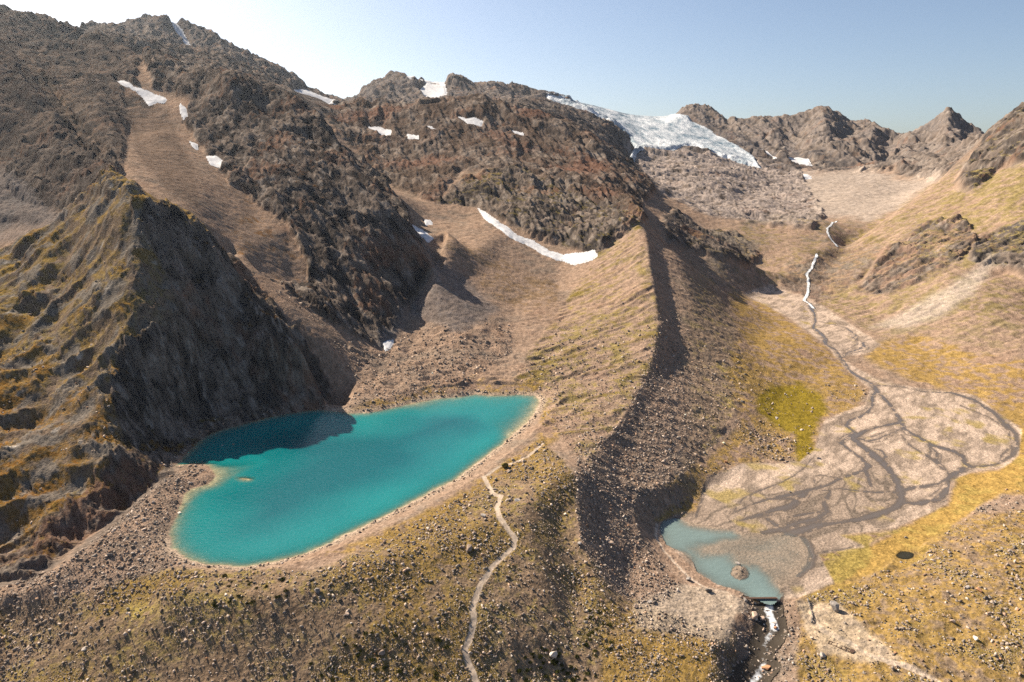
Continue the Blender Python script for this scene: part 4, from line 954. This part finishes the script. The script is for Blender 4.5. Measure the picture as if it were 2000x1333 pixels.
#@@NEXT3
# ------------------------------------------------------------------ single boulders
def stone_mat(name, c, c2):
    m, t, b = mat(name, .9)
    g = node(t, 'ShaderNodeNewGeometry'); oi = node(t, 'ShaderNodeObjectInfo')
    nz = node(t, 'ShaderNodeTexNoise', Scale=1.6, Detail=6.0, Roughness=.65); t.links.new(g.outputs['Position'], nz.inputs['Vector'])
    r = node(t, 'ShaderNodeValToRGB'); r.color_ramp.elements[0].position = .35; r.color_ramp.elements[0].color = (*c2, 1); r.color_ramp.elements[1].position = .62; r.color_ramp.elements[1].color = (*c, 1)
    t.links.new(nz.outputs[0], r.inputs[0])
    mr = node(t, 'ShaderNodeMapRange'); mr.inputs[3].default_value = .75; mr.inputs[4].default_value = 1.25; t.links.new(oi.outputs['Random'], mr.inputs[0])
    mx = node(t, 'ShaderNodeVectorMath', operation='SCALE'); t.links.new(r.outputs[0], mx.inputs[0]); t.links.new(mr.outputs[0], mx.inputs['Scale']); t.links.new(mx.outputs[0], b.inputs['Base Color'])
    bp = node(t, 'ShaderNodeBump', Strength=.6, Distance=.15); t.links.new(nz.outputs[0], bp.inputs['Height']); t.links.new(bp.outputs[0], b.inputs['Normal'])
    return m
SM = {'tan': stone_mat('tan_stone', (.42, .32, .25), (.25, .19, .15)), 'grey': stone_mat('grey_stone', (.30, .27, .25), (.17, .155, .145)),
      'dark': stone_mat('dark_stone', (.15, .135, .125), (.08, .075, .07)), 'orange': stone_mat('rusty_stone', (.45, .24, .13), (.27, .15, .09)),
      'white': stone_mat('pale_stone', (.58, .52, .46), (.38, .33, .29)), 'moss': stone_mat('mossy_stone', (.13, .11, .035), (.07, .06, .02))}
BM = []
for k in range(9):
    v, f = hull(15, .8 if k < 6 else .4, 300+k, .05)
    me = bpy.data.meshes.new('boulder'); me.from_pydata(v.tolist(), [], f.tolist()); me.materials.append(SM['grey']); BM.append(me)
def boulder(x, y, size, tone, label, group=None, flat=False, sink=.30, k=None, z=None):
    k = (rs.randint(6, 9) if flat else rs.randint(0, 6)) if k is None else k
    o = bpy.data.objects.new('boulder', BM[k]); COL.objects.link(o)
    o.material_slots[0].link = 'OBJECT'; o.material_slots[0].material = SM[tone]
    h = size*.5; o.scale = (h*1.1, h*rs.uniform(.8, 1.2), h*rs.uniform(.75, 1.0)); o.rotation_euler = (rs.normal(0, .12), rs.normal(0, .12), rs.uniform(0, 6.28))
    gz = float(ground_z(np.array([x]), np.array([y]))[0]) if z is None else z
    o.location = (x, y, gz+h*(.35 if not flat else .12)); tag(o, label, 'boulder', group); return o
def spot(px, py):
    """ground point seen at an image pixel, on the finished land"""
    a, b, c = ray(px, py); az = math.atan2(a, b); t = c/math.hypot(a, b)
    i = int(np.clip((az-azf[0])/(azf[1]-azf[0]), 0, FA-1)); colz = Z[:, i]; k = np.nonzero(colz >= CAM_H+t*rf)[0]
    k = k[0] if len(k) else FR//3
    return rf[k]*math.sin(az), rf[k]*math.cos(az), float(colz[k])
NOTED = [
 (1080,1283,22,'white',0,'largest pale boulder on the lower slope right of the trail, with a long dark shadow'),
 (916,1076,25,'tan',0,'big tilted tan block left of the trail below its rightward bend'),
 (945,1011,15,'grey',0,'rounded grey boulder just left of the trail between lake and bend'),
 (1192,1060,24,'tan',1,'broad pinkish slab lying in the dark rubble behind the low stony ridge'),
 (1131,1065,12,'white',0,'pale boulder perched on the crest of the low stony ridge'),
 (745,1278,17,'tan',0,'square tan block near the bottom edge left of the trail'),
 (620,1158,17,'grey',0,'grey dome shaped boulder on the slope straight below the near lake shore'),
 (678,1201,13,'tan',1,'flat tan boulder on the slope below the grey dome shaped one'),
 (1474,1208,22,'tan',0,'bulky brownish boulder on the left bank of the outlet stream below the footbridge'),
 (1489,1211,17,'tan',1,'flat topped boulder wedged beside the bulky one on the stream bank'),
 (1511,1218,13,'white',1,'flat cream boulder at the foot of the white cascade'),
 (1514,1229,10,'orange',0,'orange brown boulder in midstream below the cascade'),
 (1491,1232,10,'tan',0,'tan boulder in the stream left of the orange brown one'),
 (1632,1190,26,'grey',0,'largest dark sided boulder on the gravel right of the low stone wall'),
 (1497,1306,22,'orange',1,'rust coloured slab in the lower part of the outlet stream'),
 (1606,1284,14,'white',0,'whitish boulder on the gravel below the wooden frame'),
 (1925,1171,12,'dark',0,'dark bluish boulder among rocks on the far right hummocks'),
 (1912,1156,18,'orange',1,'reddish flat slab beside the dark bluish boulder'),
 (1418,904,9,'orange',0,'small upright reddish stone in the yellow grass left of the gravel plain'),
 (1448,822,12,'dark',0,'dark boulder at the head of the rubble patch beside the green bog'),
 (1512,872,11,'grey',0,'grey boulder at the lower right end of the rubble patch by the green bog'),
 (1384,1157,15,'dark',0,'dark boulder above the shore path left of the pond outlet'),
 (1345,1135,12,'grey',0,'grey boulder at the edge of the shore path left of the pond'),
 (1011,979,16,'white',1,'pale flat slab right of the trail above its bend'),
 (1242,1187,13,'tan',0,'tan boulder on the lower end of the stony ridge'),
 (1268,1177,15,'grey',1,'flat grey boulder right of the tan one at the stony ridge end'),
 (350,1003,9,'white',1,'flat pale stone at the waterline south of the peninsula'),
 (457,887,5,'tan',0,'small tan stone rising from the lake off the peninsula, in sun'),
 (436,885,4,'white',0,'small white stone rising from the shaded lake water off the peninsula'),
 (1441,1103,10,'white',0,'white topped rock at the upper end of the pond islet'),
 (985,914,22,'moss',0,'olive mossy boulder beside the upper trail above the lake shore'),
 (165,1271,16,'white',1,'pale slab in the dark rubble at the lower left corner'),
 (215,1088,13,'grey',0,'grey boulder in the rubble between spur gully and lake'),
 (760,1078,10,'grey',0,'grey boulder on the shore terrace below the middle of the near lake edge'),
 (1148,1125,12,'tan',0,'tan boulder in the hollow west of the stony ridge'),
 (1120,1130,10,'grey',0,'grey boulder in the hollow, left of the tan one'),
 (1770,1052,7,'grey',0,'lone grey stone on the golden grass above the tarn'),
 (1890,1150,16,'grey',1,'grey flat slab among the rocks right of the tarn'),
 (1905,1250,12,'white',0,'pale boulder on the grass at the lower right'),
 (1860,1216,10,'tan',0,'cream boulder at the foot of the small rubble mounds'),
 (1543,963,6,'grey',0,'small grey stone near the channels above the middle of the plain'),
]
for px, py, w, tone, fl, lb in NOTED:
    x, y, z = spot(px, py); d = math.sqrt(x*x+y*y+(z-CAM_H)**2)
    wet_ = z < -.05 and py < 900
    o = boulder(x, y, w*d/F, tone, lb, None, bool(fl), z=0.0 if wet_ else None)
GROUPS = [
 ('560,1130 900,1040 1000,1000 1060,1080 950,1200 700,1333 0,1333 200,1180', 95, 'boulders on the slope below the lake', 'boulder on the stony slope between lake shore and trail'),
 ('1010,1080 1120,1060 1180,1200 1300,1333 960,1333 940,1240', 45, 'boulders right of the trail', 'boulder in the stony hollow to the right of the trail'),
 ('1440,1190 1530,1190 1560,1240 1560,1333 1440,1333', 40, 'boulders in the outlet stream', 'boulder lying in the bed of the outlet stream'),
 ('1700,1130 1830,1060 2000,1000 2000,1333 1720,1333', 60, 'boulders on the hummocks', 'boulder on the grassy hummocks around and below the tarn'),
 ('1160,900 1230,850 1280,930 1230,1010 1300,1150 1200,1100', 30, 'boulders in the dark rubble', 'boulder in the dark rubble on the shaded side of the stony ridge'),
]
for s_, n_, gname, lb in GROUPS:
    p = np.array(pts(s_)); c_ = 0
    while c_ < n_:
        px, py = rs.uniform(p[:, 0].min(), p[:, 0].max()), rs.uniform(p[:, 1].min(), p[:, 1].max())
        if poly_sdf(p[:, 0], p[:, 1], np.array([px]), np.array([py]))[0] < 0: continue
        x, y, z = spot(px, py); d = math.sqrt(x*x+y*y+(z-CAM_H)**2)
        if sample_map(trd, np.array([x]), np.array([y]))[0] < 1 or sample_map(lake_d, np.array([x]), np.array([y]))[0] > -2: continue
        tn = ['tan', 'grey', 'grey', 'white', 'dark', 'orange'][rs.choice(6, p=[.3, .25, .2, .12, .08, .05])]; fl_ = rs.uniform() < .3
        boulder(x, y, rs.uniform(3.6, 6.2)*d/F, tn, {'tan': 'tan', 'grey': 'grey', 'white': 'pale', 'dark': 'dark', 'orange': 'rusty'}[tn]+(' flat' if fl_ else ' blocky')+' '+lb, gname, fl_); c_ += 1

# ------------------------------------------------------------------ low shrubs
M_LEAF, t, b = mat('shrub_leaf', .8); oi = node(t, 'ShaderNodeObjectInfo'); g = node(t, 'ShaderNodeNewGeometry')
nz = node(t, 'ShaderNodeTexNoise', Scale=2.0); t.links.new(g.outputs['Position'], nz.inputs['Vector'])
r = node(t, 'ShaderNodeValToRGB'); r.color_ramp.elements[0].position = .3; r.color_ramp.elements[0].color = (.025, .032, .010, 1); r.color_ramp.elements[1].position = .7; r.color_ramp.elements[1].color = (.085, .085, .022, 1)
t.links.new(nz.outputs[0], r.inputs[0]); t.links.new(r.outputs[0], b.inputs['Base Color'])
SH = []
for k in range(4):
    r_ = np.random.RandomState(50+k); V = []; Fc = []
    for i in range(420):
        q = r_.normal(size=3); q /= np.linalg.norm(q); q[2] = abs(q[2]); rad = r_.uniform(.55, 1.05)*(1+.25*math.sin(q[0]*5+k)); c0 = np.array([q[0]*rad, q[1]*rad*.8, q[2]*rad*.55])
        a = r_.normal(size=3)*.085; b_ = np.cross(a, r_.normal(size=3)); b_ *= .085/(np.linalg.norm(b_)+1e-6)
        n0 = len(V); V += [c0-a, c0+b_*.6, c0+a, c0-b_*.6]; Fc.append((n0, n0+1, n0+2, n0+3))
    me = bpy.data.meshes.new('shrub'); me.from_pydata([v.tolist() for v in V], [], Fc); me.materials.append(M_LEAF); SH.append(me)
SHR = [('1015,1270 1120,1262 1180,1333 960,1333', 46, 'shrubs at the foot of the slope', 'low dark green shrub in the thicket at the bottom edge right of the trail'),
       ('1120,1190 1190,1190 1195,1270 1150,1290', 22, 'shrubs on the golden turf', 'low dark green shrub on the golden turf right of the large pale boulder'),
       ('400,1120 560,1130 560,1190 420,1190', 24, 'shrubs below the lake', 'low olive shrub on the green patch below the west end of the lake'),
       ('640,1240 860,1230 900,1333 560,1333', 34, 'shrubs left of the trail', 'low dark shrub among stones at the bottom left of the trail')]
for s_, n_, gname, lb in SHR:
    p = np.array(pts(s_)); c_ = 0
    while c_ < n_:
        px, py = rs.uniform(p[:, 0].min(), p[:, 0].max()), rs.uniform(p[:, 1].min(), p[:, 1].max())
        if poly_sdf(p[:, 0], p[:, 1], np.array([px]), np.array([py]))[0] < 0: continue
        x, y, z = spot(px, py); c_ += 1
        if sample_map(trd, np.array([x]), np.array([y]))[0] < 1: continue
        o = bpy.data.objects.new('shrub', SH[rs.randint(4)]); COL.objects.link(o); h = rs.uniform(.55, 1.25)
        o.location = (x, y, z-.05); o.scale = (h, h, h*rs.uniform(.8, 1.3)); o.rotation_euler = (0, 0, rs.uniform(0, 6.28)); tag(o, lb, 'shrub', gname)

# ------------------------------------------------------------------ built things by the pond outlet
M_WOOD, t, b = mat('weathered_wood', .85); g = node(t, 'ShaderNodeNewGeometry'); nz = node(t, 'ShaderNodeTexNoise', Scale=3.0, Detail=4.0); t.links.new(g.outputs['Position'], nz.inputs['Vector'])
r = node(t, 'ShaderNodeValToRGB'); r.color_ramp.elements[0].color = (.05, .032, .024, 1); r.color_ramp.elements[1].color = (.15, .10, .08, 1); t.links.new(nz.outputs[0], r.inputs[0]); t.links.new(r.outputs[0], b.inputs['Base Color'])
def beam(name, a, b_, w, h, material, parent, up_=0.0):
    a = Vector(a); b_ = Vector(b_); d = b_-a; L_ = d.length; bm = bmesh.new(); bmesh.ops.create_cube(bm, size=1)
    for v in bm.verts: v.co = Vector((v.co.x*L_, v.co.y*w, v.co.z*h))
    bmesh.ops.bevel(bm, geom=bm.edges[:], offset=min(w, h)*.12, segments=1, affect='EDGES')
    me = bpy.data.meshes.new(name); bm.to_mesh(me); bm.free(); me.materials.append(material)
    o = bpy.data.objects.new(name, me); COL.objects.link(o); o.rotation_euler = d.to_track_quat('X', 'Z').to_euler(); o.location = (a+b_)/2+Vector((0, 0, up_))-parent.location
    o.parent = parent; return o
def empty(name, loc): o = bpy.data.objects.new(name, None); COL.objects.link(o); o.location = loc; return o
A0 = Vector(spot(1456, 1175)); B0 = Vector(spot(1516, 1177)); zb = max(A0.z, B0.z, POND_Z)+.55; A0.z = zb; B0.z = zb
br = tag(empty('footbridge', (A0+B0)/2-Vector((0, 0, .5))), 'narrow dark wooden footbridge across the pond outlet above the white cascade', 'footbridge')
sd_ = (B0-A0).normalized().cross(Vector((0, 0, 1)))
beam('beam', A0+sd_*.45, B0+sd_*.45, .2, .22, M_WOOD, br); beam('beam', A0-sd_*.45, B0-sd_*.45, .2, .22, M_WOOD, br)
beam('deck', A0, B0, 1.0, .07, M_WOOD, br, .15)
M_STONEW = SM['grey']
for P_ in (A0, B0): beam('abutment', P_-sd_*1.0-Vector((0, 0, .75)), P_+sd_*1.0-Vector((0, 0, .75)), 1.3, 1.1, M_STONEW, br)
A1 = Vector(spot(1618, 1256)); B1 = Vector(spot(1668, 1276)); A1.z += .25; B1.z += .25
fr = tag(empty('wooden_frame', (A1+B1)/2-Vector((0, 0, .2))), 'long ladder like wooden frame lying on the gravel beside the track', 'wooden frame')
d1 = (B1-A1).normalized(); s1 = d1.cross(Vector((0, 0, 1))).normalized()
for q in (-.85, .85): beam('rail', A1+s1*q, B1+s1*q, .20, .22, M_WOOD, fr)
for tt in (0.0, .12, .32, .52, .66, .80): beam('crossbar', A1.lerp(B1, tt)-s1*.83, A1.lerp(B1, tt)+s1*.83, .14, .14, M_WOOD, fr, -.02)
for tt in (.86, .90, .94, .98): beam('board', A1.lerp(B1, tt)-s1*1.1, A1.lerp(B1, tt)+s1*1.1, .30, .07, M_WOOD, fr, .15)
# low dry stone wall: courses of fitted blocks in one mesh
VV = []; FF = []; off = 0; wp = [Vector(spot(*q)) for q in ((1577, 1172), (1581, 1184), (1585, 1196), (1587, 1208), (1585, 1219))]
for a, b_ in zip(wp[:-1], wp[1:]):
    for i in range(7):
        for lay_ in range(2):
            v, f = LIB[rs.randint(len(LIB))]; c0 = a.lerp(b_, (i+.5*lay_)/7); z0 = ground_z(np.array([c0.x]), np.array([c0.y]))[0]
            VV.append(v*np.array([.42, .55, .40])+np.array([c0.x+rs.normal(0, .06), c0.y, z0+.2+.36*lay_])); FF.append(f+off); off += len(v)
o = mesh_from('stone_wall', np.concatenate(VV), np.concatenate(FF), M_STONEW); tag(o, 'short curved dry stone wall on the gravel right of the outlet stream', 'stone wall')

# ------------------------------------------------------------------ two hikers on the terrace above the shore
def plain_mat(n, c): m, t, b = mat(n, .8); b.inputs['Base Color'].default_value = (*c, 1); return m
M_SKIN = plain_mat('skin', (.45, .28, .20)); M_HAIR = plain_mat('hair', (.04, .025, .015))
def skinned(name, verts, edges, radii, material, parent):
    me = bpy.data.meshes.new(name); me.from_pydata(verts, edges, []); me.materials.append(material)
    o = bpy.data.objects.new(name, me); COL.objects.link(o); o.modifiers.new('skin', 'SKIN'); sl = me.skin_vertices[0].data
    for i, r_ in enumerate(radii): sl[i].radius = (r_, r_)
    sl[0].use_root = True; sub = o.modifiers.new('sub', 'SUBSURF'); sub.levels = 1; sub.render_levels = 1; o.parent = parent; return o
def person(px, py, rz, jc, tc, label, h=1.0):
    x, y, z = spot(px, py); root = empty('person', (x, y, z)); root.rotation_euler = (0, 0, rz); root.scale = (h, h, h); tag(root, label, 'person')
    V = [(0, 0, .95), (0, 0, 1.15), (0, 0, 1.38), (0, .01, 1.50), (0, .02, 1.60), (0, .02, 1.70)]; E = [(0, 1), (1, 2), (2, 3), (3, 4), (4, 5)]; Rr = [.13, .12, .13, .055, .085, .075]
    def add(v, p, r_): V.append(v); E.append((p, len(V)-1)); Rr.append(r_); return len(V)-1
    for sx_ in (-1, 1):
        a = add((sx_*.18, 0, 1.40), 2, .06); e = add((sx_*.25, .02, 1.14), a, .045); w = add((sx_*.27, .09, .90), e, .03); pm = add((sx_*.27, .11, .83), w, .035)
        for q in range(4): f1 = add((sx_*.27+(q-1.5)*.018, .12, .78-.004*abs(q-1.5)), pm, .009); add((sx_*.27+(q-1.5)*.02, .105, .745), f1, .008)
        t1 = add((sx_*.27-sx_*.04, .13, .81), w, .010); add((sx_*.27-sx_*.05, .135, .78), t1, .008)
        hp = add((sx_*.10, 0, .88), 0, .10); kn = add((sx_*.12, .03, .48), hp, .065); an = add((sx_*.13, -.02, .09), kn, .045); add((sx_*.14, .14, .04), an, .04)
    nn = add((0, .115, 1.62), 4, .018)
    skinned('body', V, E, Rr, M_SKIN, root)
    J = [(0, 0, .90), (0, 0, 1.15), (0, 0, 1.40), (-.19, 0, 1.41), (-.26, .02, 1.14), (-.275, .08, .93), (.19, 0, 1.41), (.26, .02, 1.14), (.275, .08, .93)]
    skinned('jacket', J, [(0, 1), (1, 2), (2, 3), (3, 4), (4, 5), (2, 6), (6, 7), (7, 8)], [.17, .155, .155, .085, .065, .05, .085, .065, .05], plain_mat('jacket_cloth', jc), root)
    T = [(0, 0, .95), (-.10, 0, .86), (-.12, .03, .48), (-.13, -.02, .12), (.10, 0, .86), (.12, .03, .48), (.13, -.02, .12)]
    skinned('trousers', T, [(0, 1), (1, 2), (2, 3), (0, 4), (4, 5), (5, 6)], [.15, .12, .085, .065, .12, .085, .065], plain_mat('trouser_cloth', tc), root)
    bm = bmesh.new(); bmesh.ops.create_uvsphere(bm, u_segments=14, v_segments=9, radius=.105)
    for v in bm.verts: v.co.z = v.co.z*1.05 if v.co.z > -.02 or v.co.y < -.03 else -.02; v.co.y -= .015
    me = bpy.data.meshes.new('hair'); bm.to_mesh(me); bm.free(); me.materials.append(M_HAIR); o = bpy.data.objects.new('hair', me); COL.objects.link(o); o.location = (0, .01, 1.69); o.parent = root
person(917.5, 933, .5, (.03, .03, .05), (.03, .028, .03), 'person in dark jacket standing on the lake terrace, the left of the two')
person(921.5, 933.5, 2.4, (.07, .035, .05), (.035, .03, .035), 'person in dark reddish jacket standing on the lake terrace, the right of the two', .96)

# ------------------------------------------------------------------ the air
M_AIR = bpy.data.materials.new('mountain_air'); M_AIR.use_nodes = True; t = M_AIR.node_tree; t.nodes.clear()
vo = node(t, 'ShaderNodeVolumePrincipled'); vo.inputs['Density'].default_value = 1.6e-5; vo.inputs['Color'].default_value = (.80, .90, 1.0, 1); vo.inputs['Anisotropy'].default_value = .6
ou = node(t, 'ShaderNodeOutputMaterial'); t.links.new(vo.outputs[0], ou.inputs['Volume'])
zmin, zmax = float(Z.min())-1.0, float(Z.max())+25.0; xm = R1*1.03
bm = bmesh.new(); bmesh.ops.create_cube(bm, size=1)
for v in bm.verts: v.co = Vector((v.co.x*2*xm, v.co.y*(xm+60)+(xm-60)/2, (zmin+zmax)/2+v.co.z*(zmax-zmin)))
me = bpy.data.meshes.new('haze'); bm.to_mesh(me); bm.free(); me.materials.append(M_AIR)
tag(COL.objects.link(bpy.data.objects.new('haze', me)) or bpy.data.objects['haze'], 'thin blue air haze filling the valley', 'haze', kind='stuff')
